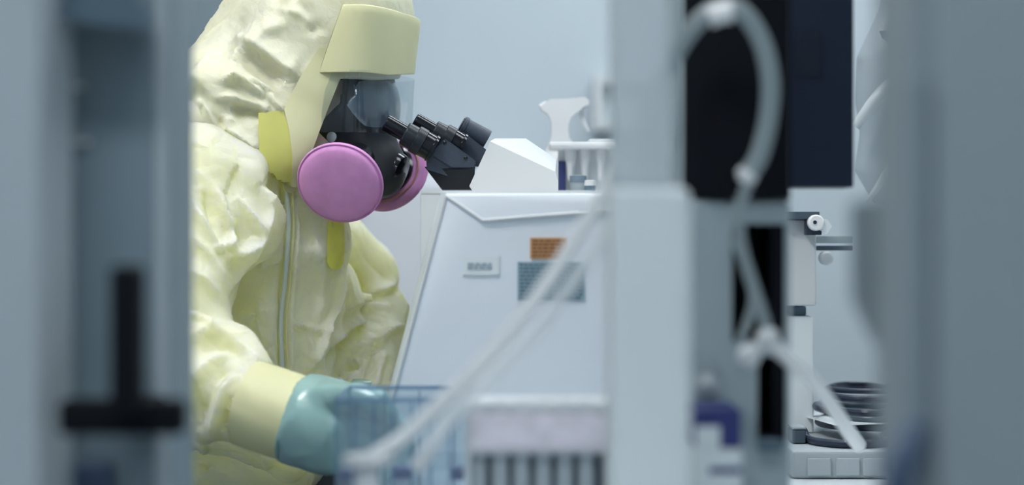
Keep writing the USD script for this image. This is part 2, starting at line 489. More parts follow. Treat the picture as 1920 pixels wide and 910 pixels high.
# ------------------------------------------------------------------ bench
BT = .91
BX0, BX1, BY0, BY1 = -.165, 1.35, 1.12, 2.85
t = thing('bench', 'pale laminate laboratory bench under the microscope and racks', 'bench', (0, 0, 0))
part('worktop', box((BX0, BY0, BT - .03), (BX1, BY1, BT), .004), m_bench, t)
part('cabinet', box((BX0 + .02, BY0 + .04, 0.08), (BX1 - .02, BY1 - .02, BT - .0301), .004), m_benchbase, t)
part('plinth', box((BX0 + .05, BY0 + .08, 0), (BX1 - .05, BY1 - .05, .0799)), m_boot, t)
for k in range(3):
    x0 = BX0 + .04 + k * .49
    dr = part('cabinet_door', box((x0, BY0 + .02, .12), (x0 + .46, BY0 + .0399, BT - .05), .003), m_case, t)
    part('door_handle', sweep([(x0 + .4, BY0 + .0199, .70), (x0 + .4, BY0 - .005, .705), (x0 + .4, BY0 - .005, .795), (x0 + .4, BY0 + .0199, .80)], .005, 8, 6), m_grey, dr)

# ------------------------------------------------------------------ the worker
HC = P(575, 190, 2.22)                         # centre of the head
th = math.radians(19)
hf, hr, hu = np.array([math.cos(th), -math.sin(th), 0]), np.array([-math.sin(th), -math.cos(th), 0]), np.array([0, 0, 1.0])
def H(f, r, u):
    return HC + f * hf + r * hr + u * hu
HAX = np.stack([hf, hr, hu])
def ell(c, rad, ax=HAX):
    return ('el', np.array(c, float), np.array(rad, float), ax)

person = thing('person', 'person in hooded yellow protective suit and teal gloves leaning to the microscope', 'person', (P(480, 0, 2.22)[0], 2.22, 0))

# --- suit jacket
suit_prims = [
    rc((475, 430, 2.235), .088, (470, 800, 2.22), .085),
    rc((572, 450, 2.27), .058, (520, 830, 2.22), .058),
    rc((455, 380, 2.31), .10, (450, 820, 2.32), .11),
    rc((535, 335, 2.205), .050, (520, 430, 2.22), .075),
    rc((372, 335, 2.14), .075, (480, 400, 2.25), .09),
    rc((366, 340, 2.11), .066, (322, 620, 2.035), .060) + (.022,),
    rc((470, 330, 2.09), .012, (482, 440, 2.10), .018) + (.05,),
    rc((470, 445, 2.10), .016, (425, 470, 2.07), .014) + (.04,),
    rc((322, 640, 2.03), .060, (330, 720, 2.02), .060) + (.02,),
    rc((330, 705, 2.015), .060, (470, 760, 1.962), .043) + (.02,),
    rc((345, 668, 2.0), .03, (440, 668, 2.0), .026) + (.03,),
    rc((440, 668, 2.0), .024, (468, 690, 1.99), .02) + (.02,),
    rc((596, 560, 2.33), .048, (584, 800, 2.32), .05) + (.02,),
    rc((625, 470, 2.40), .050, (680, 520, 2.43), .046) + (.02,),
    rc((680, 520, 2.43), .045, (712, 590, 2.42), .037) + (.015,),
    rc((712, 590, 2.42), .037, (683, 765, 2.27), .036) + (.012,),
    rc((345, 826, 2.105), .017, (470, 842, 2.085), .015) + (.010,),
    rc((470, 842, 2.085), .015, (545, 868, 2.10), .014) + (.010,),
    rc((545, 868, 2.10), .014, (572, 884, 2.20), .016) + (.010,),
    rc((360, 890, 2.16), .036, (540, 894, 2.15), .028) + (.008,),
    rc((360, 890, 2.16), .036, (330, 890, 2.34), .04) + (.012,),
]
suit0 = union(suit_prims, .03)
zcut = P(0, 908, 2.13)[2]
def suit_sdf(q):
    d = suit0(q)
    d = np.maximum(d, -((q - P(470, 762, 1.985)) @ cuff_n) * -1.0)     # sleeve ends at the cuff
    return d
cuff_ax = P(566, 790, 1.946) - P(464, 756, 1.962)
cuff_ax /= np.linalg.norm(cuff_ax)
cuff_n = cuff_ax
def suit_sdf(q):
    d = suit0(q)
    near = np.linalg.norm(q - P(500, 770, 1.975), axis=-1) < .10
    cut = (q - P(480, 764, 1.98)) @ cuff_n
    return np.where(near & (q[..., 1] < 2.06), np.maximum(d, cut), d)

V, Fc = nets(suit_sdf, (-.50, 1.90, zcut - .06), (-.095, 2.52, 1.30), .0032)
for _ in range(2):
    V = V - grad(suit_sdf, V) * suit_sdf(V)[:, None]
N = normals(V, Fc)
disp = np.zeros(len(V))
suit_folds = [  # polyline in the photograph, height (m), width (m), steepness, taper
    # near upper sleeve and shoulder
    ([(402, 345), (418, 400), (432, 440), (420, 470)], .010, .016, .35, (.3, .1)),
    ([(350, 350), (372, 410), (395, 450), (412, 478)], .009, .014, .5, (.3, .1)),
    ([(380, 350), (395, 410), (412, 470)], -.007, .010, 1, (.3, .1)),
    ([(440, 360), (470, 410), (486, 446), (455, 468), (418, 482)], .010, .013, .35, (.3, .2)),
    ([(425, 420), (452, 448), (440, 470)], -.007, .016, 1, (.3, .3)),
    ([(490, 340), (500, 400), (484, 445)], .006, .014, .4, (.3, .3)),
    ([(330, 430), (370, 460), (405, 510), (416, 560)], .005, .016, .5, (.4, .3)),
    ([(335, 500), (380, 530), (414, 580)], .005, .014, .4, (.4, .3)),
    ([(330, 590), (375, 605), (410, 640)], .007, .013, .4, (.3, .3)),
    ([(330, 550), (380, 585), (412, 612)], -.006, .012, 1, (.4, .3)),
    # bunched elbow and forearm
    ([(340, 640), (390, 627), (430, 630), (462, 655), (480, 690)], .007, .020, .6, (.2, .1)),
    ([(350, 690), (395, 655), (440, 650), (468, 680)], -.006, .016, 1, (.3, .2)),
    ([(345, 770), (365, 715), (405, 672), (440, 662)], .007, .018, .5, (.3, .3)),
    ([(372, 810), (385, 755), (412, 700), (446, 680)], -.008, .014, 1, (.2, .3)),
    ([(398, 825), (406, 775), (425, 725), (452, 698)], .007, .016, .45, (.2, .2)),
    ([(428, 820), (430, 775), (442, 735)], -.006, .013, 1, (.2, .3)),
    ([(345, 790), (380, 822), (430, 836)], .005, .018, .5, (.3, .3)),
    # chest, zip placket
    ([(536, 350), (540, 430), (534, 520), (526, 600), (528, 690)], -.006, .008, 1, (.02, .02)),
    ([(552, 360), (556, 430), (548, 520), (540, 600), (541, 690)], .005, .008, .5, (.05, .02)),
    ([(560, 385), (590, 470), (600, 560), (590, 610)], .006, .018, .5, (.2, .3)),
    ([(545, 370), (575, 430), (585, 470)], -.007, .012, 1, (.1, .3)),
    ([(540, 605), (570, 615), (600, 622), (618, 620)], .004, .007, .35, (.1, .3)),
    ([(575, 625), (582, 660), (580, 700)], .003, .006, .5, (.2, .2)),
    ([(640, 490), (630, 560), (606, 620), (578, 690)], .008, .012, .4, (.2, .05)),
    ([(430, 600), (470, 560), (500, 520), (520, 460)], -.005, .025, 1, (.3, .3)),
    ([(420, 560), (455, 500), (490, 455)], .005, .016, .6, (.3, .3)),
    ([(450, 610), (475, 590), (490, 580), (480, 615)], .005, .012, .5, (.3, .3)),
    ([(500, 330), (510, 360), (530, 385)], -.008, .014, 1, (.1, .3)),
    ([(495, 350), (515, 400), (530, 450)], .005, .012, .5, (.2, .4)),
    # far arm
    ([(655, 500), (670, 540), (690, 565)], -.008, .012, 1, (.2, .3)),
    ([(640, 590), (690, 552), (730, 540), (752, 520)], .007, .012, .4, (.2, .2)),
    ([(620, 660), (650, 620), (690, 590), (735, 575)], .008, .011, .4, (.2, .3)),
    ([(612, 690), (640, 650), (672, 610)], -.010, .010, 1, (.1, .3)),
    ([(630, 720), (655, 670), (690, 640)], .008, .010, .4, (.1, .3)),
    ([(665, 730), (682, 680), (712, 635)], -.007, .012, 1, (.1, .3)),
    ([(712, 650), (725, 630), (755, 612)], .007, .008, .4, (.2, .2)),
    ([(700, 740), (712, 690), (722, 655)], .006, .010, .5, (.1, .3)),
    # hem
    ([(345, 858), (400, 856), (470, 862), (530, 884)], -.005, .008, 1, (.1, .1)),
    ([(470, 845), (490, 860), (505, 880)], .005, .009, .5, (.2, .2)),
    ([(365, 830), (380, 850), (392, 862)], .004, .007, .5, (.2, .2)),
]
for pts, amp, w, st, tp in suit_folds:
    disp += fold(V, N, suit_sdf, pts, amp * 1.6, w, st, tp)
def facets(V, stretch, cell, seed):
    """Piecewise flat crumpling: flat facets meeting in sharp ridges and valleys, longer along the stretch direction."""
    r = np.random.default_rng(seed)
    sd = np.array(stretch, float); k = np.linalg.norm(sd); sd = sd / k
    warp = (np.stack([meshkit.fbm(V / cell * .5 + 5 * j, 2, seed + j) for j in range(3)], -1) - .5) * cell * .9
    q = V + warp
    q = q + sd * ((q @ sd) * (1 / k - 1))[:, None]
    lo, hi = q.min(0) - cell, q.max(0) + cell
    n = int(np.prod((hi - lo) / cell))
    pts = r.uniform(lo, hi, (n, 3)); sg = r.choice([-1., 1.], n, p=[.4, .6])
    d, i = cKDTree(pts).query(q, k=2)
    gap = np.linalg.norm(pts[i[:, 0]] - pts[i[:, 1]], axis=1)
    return (d[:, 1] ** 2 - d[:, 0] ** 2) / (2 * gap) * sg[i[:, 0]]
def crumple(V, seed, dirs):
    out = 0
    for k, (st, cell, a) in enumerate(dirs):
        out = out + facets(V, st, cell, seed + k) * a
    return out
SUIT_DIRS = [((.5, 0, -2.4), .075, .20), ((1.8, 0, -1.2), .036, .10), ((.3, .3, -1.2), .014, .04)]
HOOD_DIRS = [((1.7, 0, 1.8), .065, .20), ((1.8, 0, -1.2), .034, .12), ((1., .3, -.8), .014, .05)]
disp += crumple(V, 11, SUIT_DIRS) * np.clip((np.linalg.norm(V - P(480, 764, 1.98), axis=1) - .045) / .03, .05, 1)
V = V + N * disp[:, None]
suit = part('suit_jacket', (V, Fc), m_suit, person, smooth=True)

# zip on the placket
zp = [(537, 352), (541, 420), (535, 520), (527, 600), (530, 700), (534, 800)]
zl = trace(suit_sdf, spline(np.column_stack([np.array(zp, float), np.zeros(len(zp))]), 6)[:, :2])
part('zip', sweep(zl + grad(suit_sdf, zl) * -.0005, .0030, 8, 0), m_zip, suit)
zs = part('zip_edge', sweep(zl + grad(suit_sdf, zl) * .001 + np.array([.0055, 0, 0]), .0014, 6, 0), m_tape, suit)
# yellow strip on the chest
part('chest_strip', patch(suit_sdf, [(606, 385), (632, 385), (634, 470), (632, 494), (622, 502), (610, 500), (604, 486)], .0075, .0008, 6), m_lemon, person, label='bright yellow strip on the chest')

# trousers and boots
tr = union([rcw((-.33, 2.29, .94), .085, (-.32, 2.31, .86), .120), rcw((-.27, 2.27, .86), .085, (-.25, 2.22, .48), .062), rcw((-.25, 2.22, .48), .062, (-.25, 2.28, .10), .048),
            rcw((-.40, 2.36, .86), .085, (-.36, 2.38, .48), .062), rcw((-.36, 2.38, .48), .062, (-.38, 2.46, .10), .048)], .03)
def tr_sdf(q):
    return np.maximum(tr(q), np.maximum(q[..., 2] - .925, .09 - q[..., 2]))
part('trousers', nets(tr_sdf, (-.58, 2.05, .06), (-.1, 2.6, 1.0), .011), m_trouser, person, smooth=True)
for (x, y) in ((-.25, 2.28), (-.38, 2.46)):
    b = union([rcw((x, y, .15), .062, (x, y, .06), .055), rcw((x, y, .05), .05, (x + .07, y - .14, .035), .045)], .03)
    def b_sdf(q, b=b):
        return np.maximum(np.maximum(b(q), -q[..., 2]), q[..., 2] - .17)
    part('boot', nets(b_sdf, (x - .12, y - .24, -.02), (x + .2, y + .12, .2), .009), m_boot, person, smooth=True)

# --- tape band and gloves
c0p, c1p = P(464, 756, 1.962), P(566, 790, 1.946)
Lc = np.linalg.norm(c1p - c0p)
V, Fc = lathe(c0p, c1p - c0p, [(0, .041), (.001, .0455), (Lc * .33, .0462), (Lc * .66, .0460), (Lc - .001, .0452), (Lc, .041)], 72)
V = V + (meshkit.fbm(V * 40, 3, 5)[:, None] - .5) * .004 * np.array([0, -1, .3])
part('cuff_tape', (V, Fc), m_tape, person, label='smooth pale yellow tape band round the wrist')

def hand(name, cuff, palm, fingers, thumb, label, fine=.0035, cut=None):
    pr = []
    def chain(js, k=.006):
        for (a, ra), (b, rb) in zip(js[:-1], js[1:]):
            pr.append(('rc', P(*a), ra, P(*b), rb, k))
    for js in (cuff, ):
        chain(js, .02)
    for a, b, ra, rb in palm:
        pr.append(('rc', P(*a), ra, P(*b), rb, .016))
    for js in fingers:
        chain(js, .004)
    chain(thumb, .008)
    f0 = union(pr, .01)
    f = (lambda q: np.maximum(f0(q), -((q - cut[0]) @ cut[1]))) if cut else f0
    pts = np.array([p[k] for p in pr for k in (1, 3)])
    V, Fc = nets(f, pts.min(0) - .065, pts.max(0) + .065, fine)
    for _ in range(2):
        V = V - grad(f, V) * f(V)[:, None]
    N = normals(V, Fc)
    V = V + N * ((1 - np.abs(2 * meshkit.noise(V * np.array([45, 45, 30.]), 3) - 1)) ** 2 * .003 - .001)[:, None]
    return part(name, (V, Fc), m_glove, person, smooth=True, label=label), f

glove, glove_sdf = hand('glove',
    [((564, 789, 1.945), .0462), ((600, 793, 1.93), .0425), ((628, 798, 1.92), .0385)],
    [((615, 755, 1.92), (675, 765, 1.905), .019, .015), ((615, 790, 1.92), (680, 795, 1.905), .021, .015),
     ((615, 830, 1.92), (682, 825, 1.905), .021, .014), ((610, 850, 1.92), (678, 852, 1.91), .018, .012)],
    [[((675, 765, 1.889), .0115), ((718, 775, 1.879), .0098), ((745, 800, 1.874), .0092), ((752, 825, 1.874), .0085)],
     [((680, 795, 1.889), .0115), ((730, 803, 1.874), .0098), ((758, 825, 1.869), .0092), ((762, 850, 1.869), .0085)],
     [((682, 825, 1.889), .011), ((724, 838, 1.879), .0096), ((745, 858, 1.874), .009), ((744, 878, 1.874), .0084)],
     [((678, 852, 1.894), .010), ((708, 868, 1.884), .0088), ((722, 885, 1.884), .0083), ((718, 900, 1.884), .008)]],
    [((620, 748, 1.899), .016), ((668, 742, 1.869), .012), ((705, 752, 1.859), .0105), ((728, 775, 1.859), .009)],
    'teal rubber glove on the hand reaching behind the blue rack', cut=(P(566, 790, 1.946) - cuff_ax * .004, cuff_ax))
# rolled cuff edge of the glove
ga, gu, gw = frame_of(c1p - c0p)
tt = np.linspace(0, 2 * np.pi, 48)
ringp = np.array([c1p + (gu * math.cos(s) + gw * math.sin(s)) * (.0464 + .0012 * math.sin(3 * s)) - ga * (.003 + .002 * math.sin(2 * s)) for s in tt])
part('glove_cuff', sweep(ringp, .0022, 8, 0), m_glove, glove)
hand('glove',
    [((684, 762, 2.27), .034), ((692, 782, 2.25), .030)],
    [((688, 786, 2.24), (712, 808, 2.22), .014, .013), ((694, 782, 2.27), (722, 800, 2.25), .014, .012)],
    [[((706, 808, 2.21), .0105), ((722, 830, 2.19), .009), ((728, 850, 2.19), .008)],
     [((714, 806, 2.23), .0105), ((734, 828, 2.215), .009), ((738, 850, 2.215), .008)],
     [((722, 804, 2.25), .010), ((742, 826, 2.24), .0088), ((746, 846, 2.24), .008)],
     [((728, 802, 2.275), .009), ((746, 820, 2.27), .008), ((750, 838, 2.27), .0075)]],
    [((690, 785, 2.22), .012), ((686, 808, 2.18), .010), ((692, 830, 2.17), .009)],
    'teal rubber glove of the far hand', .0045)

# --- head
head_pr = [ell(H(-.012, 0, .035), (.095, .073, .085)), ell(H(.035, 0, -.04), (.058, .055, .085)), ell(H(.055, 0, -.095), (.030, .032, .028)),
           ell(H(.092, 0, -.03), (.016, .012, .022)), ell(H(.082, 0, .0), (.014, .008, .03)), ell(H(-.01, .073, -.012), (.018, .009, .03)), ell(H(-.01, -.073, -.012), (.018, .009, .03)),
           ell(H(.078, 0, -.068), (.012, .022, .006)), ell(H(.077, 0, -.079), (.011, .019, .006)),
           ('rc', H(-.02, 0, -.06), .055, H(-.055, 0, -.17), .06)]
head0 = union(head_pr, .012)
def head_sdf(q):
    d = head0(q)
    for s in (-1, 1):
        d = np.maximum(d, -(np.linalg.norm(q - H(.088, s * .031, .012), axis=-1) - .013))
    return d
V, Fc = nets(head_sdf, HC - .2, HC + .16, .0045)
head = part('head', (V, Fc), m_skin, person, smooth=True)
for s in (-1, 1):
    ic = trimesh.creation.icosphere(2, .012); ic.apply_translation(H(.074, s * .031, .012))
    e = part('eye', (ic.vertices, ic.faces), m_eye, head, smooth=True)
hair0 = union([ell(H(-.018, 0, .042), (.103, .082, .090))], .01)
def hair_sdf(q):
    l = (q - HC) @ HAX.T
    return np.maximum(np.maximum(hair0(q), -(head0(q) - .001)), np.minimum(l[..., 0] - .06 + np.maximum(0, l[..., 2] - .02) * -.6, 1) * .7)
def hair_sdf2(q):
    l = (q - HC) @ HAX.T
    front = l[..., 0] - (.012 + .075 * np.clip((l[..., 2] - .006) / .018, 0, 1))
    return np.maximum(np.maximum(hair0(q), front * .6), (-.02 - l[..., 2]))
V, Fc = nets(hair_sdf2, HC - .15, HC + .16, .0045)
part('hair', (V, Fc), m_hair, head, smooth=True)

# --- respirator: facepiece, lens, arms, filters
LC = H(.052, 0, -.012)
mask0 = union([ell(H(.060, 0, -.012), (.050, .068, .062)), ell(H(.072, 0, -.072), (.045, .046, .042)), ell(H(.098, 0, -.085), (.024, .03, .028)), ell(H(.050, 0, .028), (.052, .060, .040))], .02)
def mask_sdf(q):
    l = (q - HC) @ HAX.T
    return np.maximum(mask0(q), -(l[..., 0] - np.clip(.041 + 1.19 * (l[..., 2] + .034), .0, .072)) * .65)
V, Fc = nets(mask_sdf, HC + [-.06, -.16, -.18], HC + [.2, .16, .1], .004)
resp = part('respirator', (V, Fc), m_rubber, person, smooth=True, label='black rubber full-face respirator with pink filters')
lens0 = union([ell(H(.0625, 0, -.008), (.0510, .0665, .060))], .01)
def lens_sdf(q):
    l = (q - HC) @ HAX.T
    top = .9 * (l[..., 2] + .012) - .048
    return np.maximum(np.maximum(lens0(q), -(l[..., 0] - np.clip(.044 + 1.19 * (l[..., 2] + .034), .02, .084)) * .65), np.maximum(top, -.050 - l[..., 2]))
V, Fc = nets(lens_sdf, HC + [-.06, -.16, -.18], HC + [.2, .16, .1], .0035)
part('lens', (V, Fc), m_lens, resp, smooth=True, label='grey reflecting face lens')
NEAR_C, FAR_C = P(638, 343, 2.088), P(734, 330, 2.285)
def nrm(a, b, c):
    v = a * hf + b * hr + c * hu
    return v / np.linalg.norm(v)
n_near, n_far = nrm(.16, .86, -.46), nrm(.10, -.86, -.46)
def disc(c, n, R):
    """A pleated-felt pancake filter: flat cushion with a pressed seam round its rim."""
    prof = [(-.009, .004), (-.0092, R * .6), (-.0085, R * .80), (-.006, R * .93), (-.0035, R * .975), (-.0022, R), (.0002, R + .0006), (.0022, R), (.0026, R * .985), (.0014, R * .965), (.0020, R * .952), (.0050, R * .93), (.0075, R * .86), (.0095, R * .7), (.0105, R * .4), (.0108, .003)]
    return lathe(c, n, prof, 96)
for c, n, R, nm in ((NEAR_C, n_near, .0485, 'round pink filter nearest the camera'), (FAR_C, n_far, .0485, 'round pink filter on the far cheek')):
    fl = part('filter', disc(c, n, R), m_pink, resp, smooth=True, label=nm)
    a, u, w = frame_of(n)
    base = H(.085, .04 if n is n_near else -.04, -.070)
    inner = c - n * .010
    part('filter_arm', sweep([base, (base + inner) / 2 - n * .004, inner], [.019, .021, .024], 20, 8), m_blackgloss, resp)
    # backing plate with its bayonet lugs on the inner face
    part('backing_plate', lathe(inner + n * .0005, -n, [(0, .034), (.004, .035), (.007, .032), (.009, .020), (.014, .018), (.015, .004)], 48), m_blackgloss, resp)
    for k in range(4):
        ang = k * math.pi / 2 + .5
        p = inner - n * .008 + (u * math.cos(ang) + w * math.sin(ang)) * .026
        part('bayonet_lug', lathe(p, -n, [(-.002, .004), (0, .0075), (.003, .0075), (.004, .003)], 16), m_black, resp)
ev = H(.112, 0, -.082)
part('exhale_valve', lathe(ev, hf - .35 * hu, [(-.01, .02), (.004, .021), (.010, .019), (.012, .012), (.0125, .002)], 32), m_blackgloss, resp)
part('seam_ring', sweep([FAR_C - n_far * .009 + (frame_of(n_far)[1] * math.cos(s) + frame_of(n_far)[2] * math.sin(s)) * .040 for s in np.linspace(0, 2 * np.pi, 40)], .0013, 6, 0), M('copper_ring', (.45, .22, .18), .35), resp)
for s in (-1, 1):
    part('strap_clip', lathe(H(.062, s * .064, -.047), s * hr, [(-.004, .004), (0, .006), (.002, .006), (.003, .003), (.0025, .001)], 20), m_grey, resp)
    part('head_strap', sweep([H(.05, s * .068, .02), H(0, s * .083, .03), H(-.07, s * .065, .05), H(-.118, s * .02, .06)], .0045, 8), m_boot, resp)

# --- hood
hood_pr = [
    rc((606, 60, 2.225), .104, (590, 130, 2.22), .098),
    rc((560, 110, 2.22), .102, (430, 260, 2.20), .098),
    rc((590, 130, 2.20), .086, (540, 265, 2.175), .058) + (.02,),
    rc((540, 265, 2.175), .058, (545, 325, 2.175), .040) + (.02,),
    rc((400, 240, 2.16), .08, (500, 270, 2.15), .055) + (.03,),
]
hoodr = union(hood_pr, .025)
FLN = np.array([.2, -1, .10]) / np.linalg.norm([.2, -1, .10])
FLP = P(600, 200, 2.118)
def hood0(q):                                        # the side towards the visor's frame is pressed flat by the stiff border
    flat = -smin(-hoodr(q), -((q - FLP) @ FLN), .012)
    l = np.abs((q - H(.055, 0, .108)) @ HAX.T) - (np.array([.0565, .0865, .070]) - .05)
    brow = np.linalg.norm(np.maximum(l, 0), axis=-1) + np.minimum(l.max(-1), 0) - .05
    return smin(flat, brow, .025)
def vis_edge(u):                                     # how far forward the opening's side edge lies, by height
    return .0723 + .44 * (u - .027)
U_TOP = float((P(640, 147, 2.13) - HC)[2])
def hood_cut(q):
    x, z = q[..., 0] / 2.2 * F + 960, 455 - (q[..., 2] - CZ) / 2.2 * F
    return (z - (207 + (x - 320) * .60)) / 1600 * .85
def hood_sdf(q):
    l = (q - HC) @ HAX.T
    d = np.maximum(hood0(q), hood_cut(q))
    opening = np.maximum(np.maximum(-(l[..., 0] - vis_edge(l[..., 2])) * .93, l[..., 2] - U_TOP - .10 * np.maximum(.035 - l[..., 1], 0)), -.30 - l[..., 2])
    shell = np.maximum(d, -(hood0(q) + .010))
    return np.maximum(shell, -opening)
def hood_outer(q):
    return np.maximum(hood0(q), hood_cut(q))
lo, hi = P(230, 420, 2.2), P(800, -150, 2.2)
V, Fc = nets(hood_sdf, (lo[0], 2.02, lo[2]), (hi[0], 2.36, hi[2]), .0034)
for _ in range(2):
    V = V - grad(hood_sdf, V) * np.clip(hood_sdf(V), -.003, .003)[:, None]
N = grad(hood_outer, V)
hood_folds = [
    ([(430, 170), (470, 95), (500, 60), (560, 40)], .006, .020, .6, (.3, .3)),
    ([(440, 60), (450, 80), (430, 130)], .004, .010, .5, (.3, .3)),
    ([(445, 70), (490, 95), (530, 125), (560, 140)], .009, .018, .4, (.3, .2)),
    ([(450, 100), (490, 125), (530, 165)], -.010, .018, 1, (.2, .2)),
    ([(460, 148), (490, 160), (515, 175)], .006, .009, .4, (.2, .2)),
    ([(405, 165), (440, 150), (470, 165), (500, 185)], .008, .011, .4, (.2, .2)),
    ([(350, 205), (370, 180), (385, 190), (410, 225), (440, 225)], -.009, .018, 1, (.3, .2)),
    ([(330, 195), (365, 155), (372, 180), (395, 215), (415, 250)], .007, .013, .5, (.2, .2)),
    ([(395, 185), (440, 190), (480, 200), (505, 212)], .007, .010, .4, (.2, .1)),
    ([(430, 200), (470, 208), (500, 212)], -.008, .010, 1, (.2, .2)),
    ([(500, 172), (515, 195), (528, 210)], .006, .006, .4, (.2, .1)),
    ([(420, 215), (425, 235), (415, 256)], .007, .009, .4, (.2, .2)),
    ([(412, 258), (440, 275), (475, 298)], -.009, .007, 1, (.1, .1)),
    ([(425, 245), (450, 262), (482, 285)], .007, .010, .35, (.2, .1)),
    ([(520, 20), (570, 30), (590, 60)], .005, .015, .5, (.3, .3)),
    ([(560, 0), (585, 40), (590, 70)], -.005, .012, 1, (.3, .2)),
    ([(400, 90), (370, 140), (340, 180)], .004, .014, .5, (.3, .3)),
    ([(470, 20), (430, 70), (405, 130)], -.004, .018, 1, (.3, .3)),
]
disp = np.zeros(len(V))
for pts, amp, w, st, tp in hood_folds:
    disp += fold(V, N, hood_outer, pts, amp * 1.6, w, st, tp)
lV = (V - HC) @ HAX.T
calm = np.clip((np.minimum(vis_edge(lV[:, 2]), .085) - .05 - lV[:, 0]) / .03, .12, 1)
disp += crumple(V, 31, HOOD_DIRS) * calm
V = V + N * disp[:, None]
hood = part('hood', (V, Fc), m_hoodfab, person, smooth=True)
# stiff border beside the window, chin flap, forehead band, visor
part('hood_border', patch(hood_outer, [(560, 150), (600, 88), (645, 100), (644, 147), (636, 149), (605, 222), (578, 292), (552, 348), (544, 345), (547, 295), (541, 245), (532, 207)], .0030, .0014, 5), m_tape, hood, label='flat stiff yellow border beside the visor')
part('chin_flap', patch(hood_outer, [(484, 213), (530, 208), (545, 250), (553, 300), (552, 342), (538, 346), (508, 334), (476, 326), (486, 290)], .0022, .0012, 5), m_yellow, hood, label='deeper yellow flap under the chin')
part('collar_tab', patch(suit_sdf, [(524, 344), (552, 344), (554, 356), (540, 364), (528, 358)], .004, .0015, 4), m_tape, suit)
def arc(a_side, a_front, R, n=41):
    """Plan outline of the window: from the near cheek round the front to the far cheek."""
    s = np.linspace(-1, 1, n)
    sn, cs = np.sin(s * np.pi / 2), np.maximum(np.cos(s * np.pi / 2), 0)
    return a_side + (a_front - a_side) * cs ** .62, -R * np.sign(sn) * np.abs(sn) ** .62
def sheet(rows, thick):
    """rows: list of (u, a_side, a_front, R); a curved sheet with thickness."""
    ns = 41
    V = []
    for off in (0, -thick):
        for u, a, b, R in rows:
            f, r = arc(a, b, R, ns)
            V.append(np.array([H(fi + off, ri * (1 + off / R), u) for fi, ri in zip(f, r)]))
    V = np.vstack(V); k = len(rows); q = []
    def I(o, i, j): return o * k * ns + i * ns + j
    for i in range(k - 1):
        for j in range(ns - 1):
            q += [(I(0, i, j), I(0, i, j + 1), I(0, i + 1, j + 1), I(0, i + 1, j)), (I(1, i, j), I(1, i + 1, j), I(1, i + 1, j + 1), I(1, i, j + 1))]
    for j in range(ns - 1):
        q += [(I(0, 0, j), I(1, 0, j), I(1, 0, j + 1), I(0, 0, j + 1)), (I(0, k - 1, j), I(0, k - 1, j + 1), I(1, k - 1, j + 1), I(1, k - 1, j))]
    for i in range(k - 1):
        q += [(I(0, i, 0), I(0, i + 1, 0), I(1, i + 1, 0), I(1, i, 0)), (I(0, i, ns - 1), I(1, i, ns - 1), I(1, i + 1, ns - 1), I(0, i + 1, ns - 1))]
    return V, np.array(q)
uy = lambda y: -(y - 190) / 1600.0
rows = [(uy(y), vis_edge(uy(y)) + .001,   .118, .086) for y in (146, 160, 180, 200, 220, 235, 248, 258)]
part('visor', sheet(rows, .0006), m_visor, hood, smooth=True, label='clear curved plastic visor')
rows = [(uy(y), vis_edge(uy(min(y, 147))) - .045 + 0 * y if False else vis_edge(uy(147)) - .014 + .00024 * max(0, 147 - y), .1195 + .004 * (150 - y) / 100 - e, .0885 - e * .6) for y, e in ((151, 0), (149, 0), (130, 0), (110, 0), (90, 0), (72, 0), (58, 0), (44, 0), (32, .001), (29, .004))]
bv, bq = sheet(rows, .0016)
br = (bv - HC) @ hr
bu = (bv - HC) @ hu
bv = bv + hu * (.10 * np.maximum(.035 - br, 0) * np.clip((.09 - bu) / .065, 0, 1))[:, None]
part('forehead_band', (bv, bq), m_tape, hood, smooth=True, label='stiff yellow band over the visor')
rows = [(uy(y), vis_edge(uy(y)) - .010, vis_edge(uy(y)) + .03, .0985) for y in (147, 200, 258)]
fV = []
for y in np.linspace(147, 262, 10):
    u = uy(y); a = vis_edge(u)
    fV.append([H(a - .02, -.0835, u), H(a + .004, -.083, u)])
fV = np.array(fV).reshape(-1, 3)
ff = []
for i in range(9):
    ff += [(2 * i, 2 * i + 1, 2 * i + 3), (2 * i, 2 * i + 3, 2 * i + 2)]
ff = np.array(ff)
nv = len(fV)
part('hood_border', (np.vstack([fV, fV + hr * .0015]), np.vstack([ff, ff[:, ::-1] + nv])), m_tape, hood)

# ------------------------------------------------------------------ instrument cabinet carrying the microscope
TOPZ = CZ + 98 * 1.98 / F
t = thing('microscope_cabinet', 'big white flared instrument housing the microscope stands on', 'instrument', (.1, 2.1, BT))
bx1 = P(1215, 0, 2.0)[0]
body = box((P(789, 0, 2.0)[0], 1.985, BT + .001), (bx1, 2.50, TOPZ - .0036), .002)
part('body', body, m_white, t)
part('top_slab', hull([(P(788, 0, 1.985)[0], 1.985, TOPZ), (bx1 + .002, 1.985, TOPZ), (P(788, 0, 1.985)[0], 2.5, TOPZ), (bx1 + .002, 2.5, TOPZ), (P(788, 0, 1.985)[0], 1.985, TOPZ - .0035), (bx1 + .002, 2.5, TOPZ - .0035), (bx1 + .002, 1.985, TOPZ - .0035), (P(788, 0, 1.985)[0], 2.5, TOPZ - .0035)]), m_white, t)
zb = BT + .001
sh = hull([P(836, 367, 1.906), P(905, 413, 1.90), P(1215, 392, 1.90), P(1215, 364, 1.912), P(838, 363, 1.915), P(1215, 362, 1.984), P(826, 363, 1.984),
           P(735, 748, 1.90), [P(722, 0, 1.90)[0], 1.90, zb], [P(1215, 0, 1.90)[0], 1.90, zb], [P(1215, 0, 1.90)[0], 1.984, zb], [P(722, 0, 1.9)[0], 1.984, zb], P(727, 740, 1.984)])
sp = part('side_cover', sh, m_case, t)
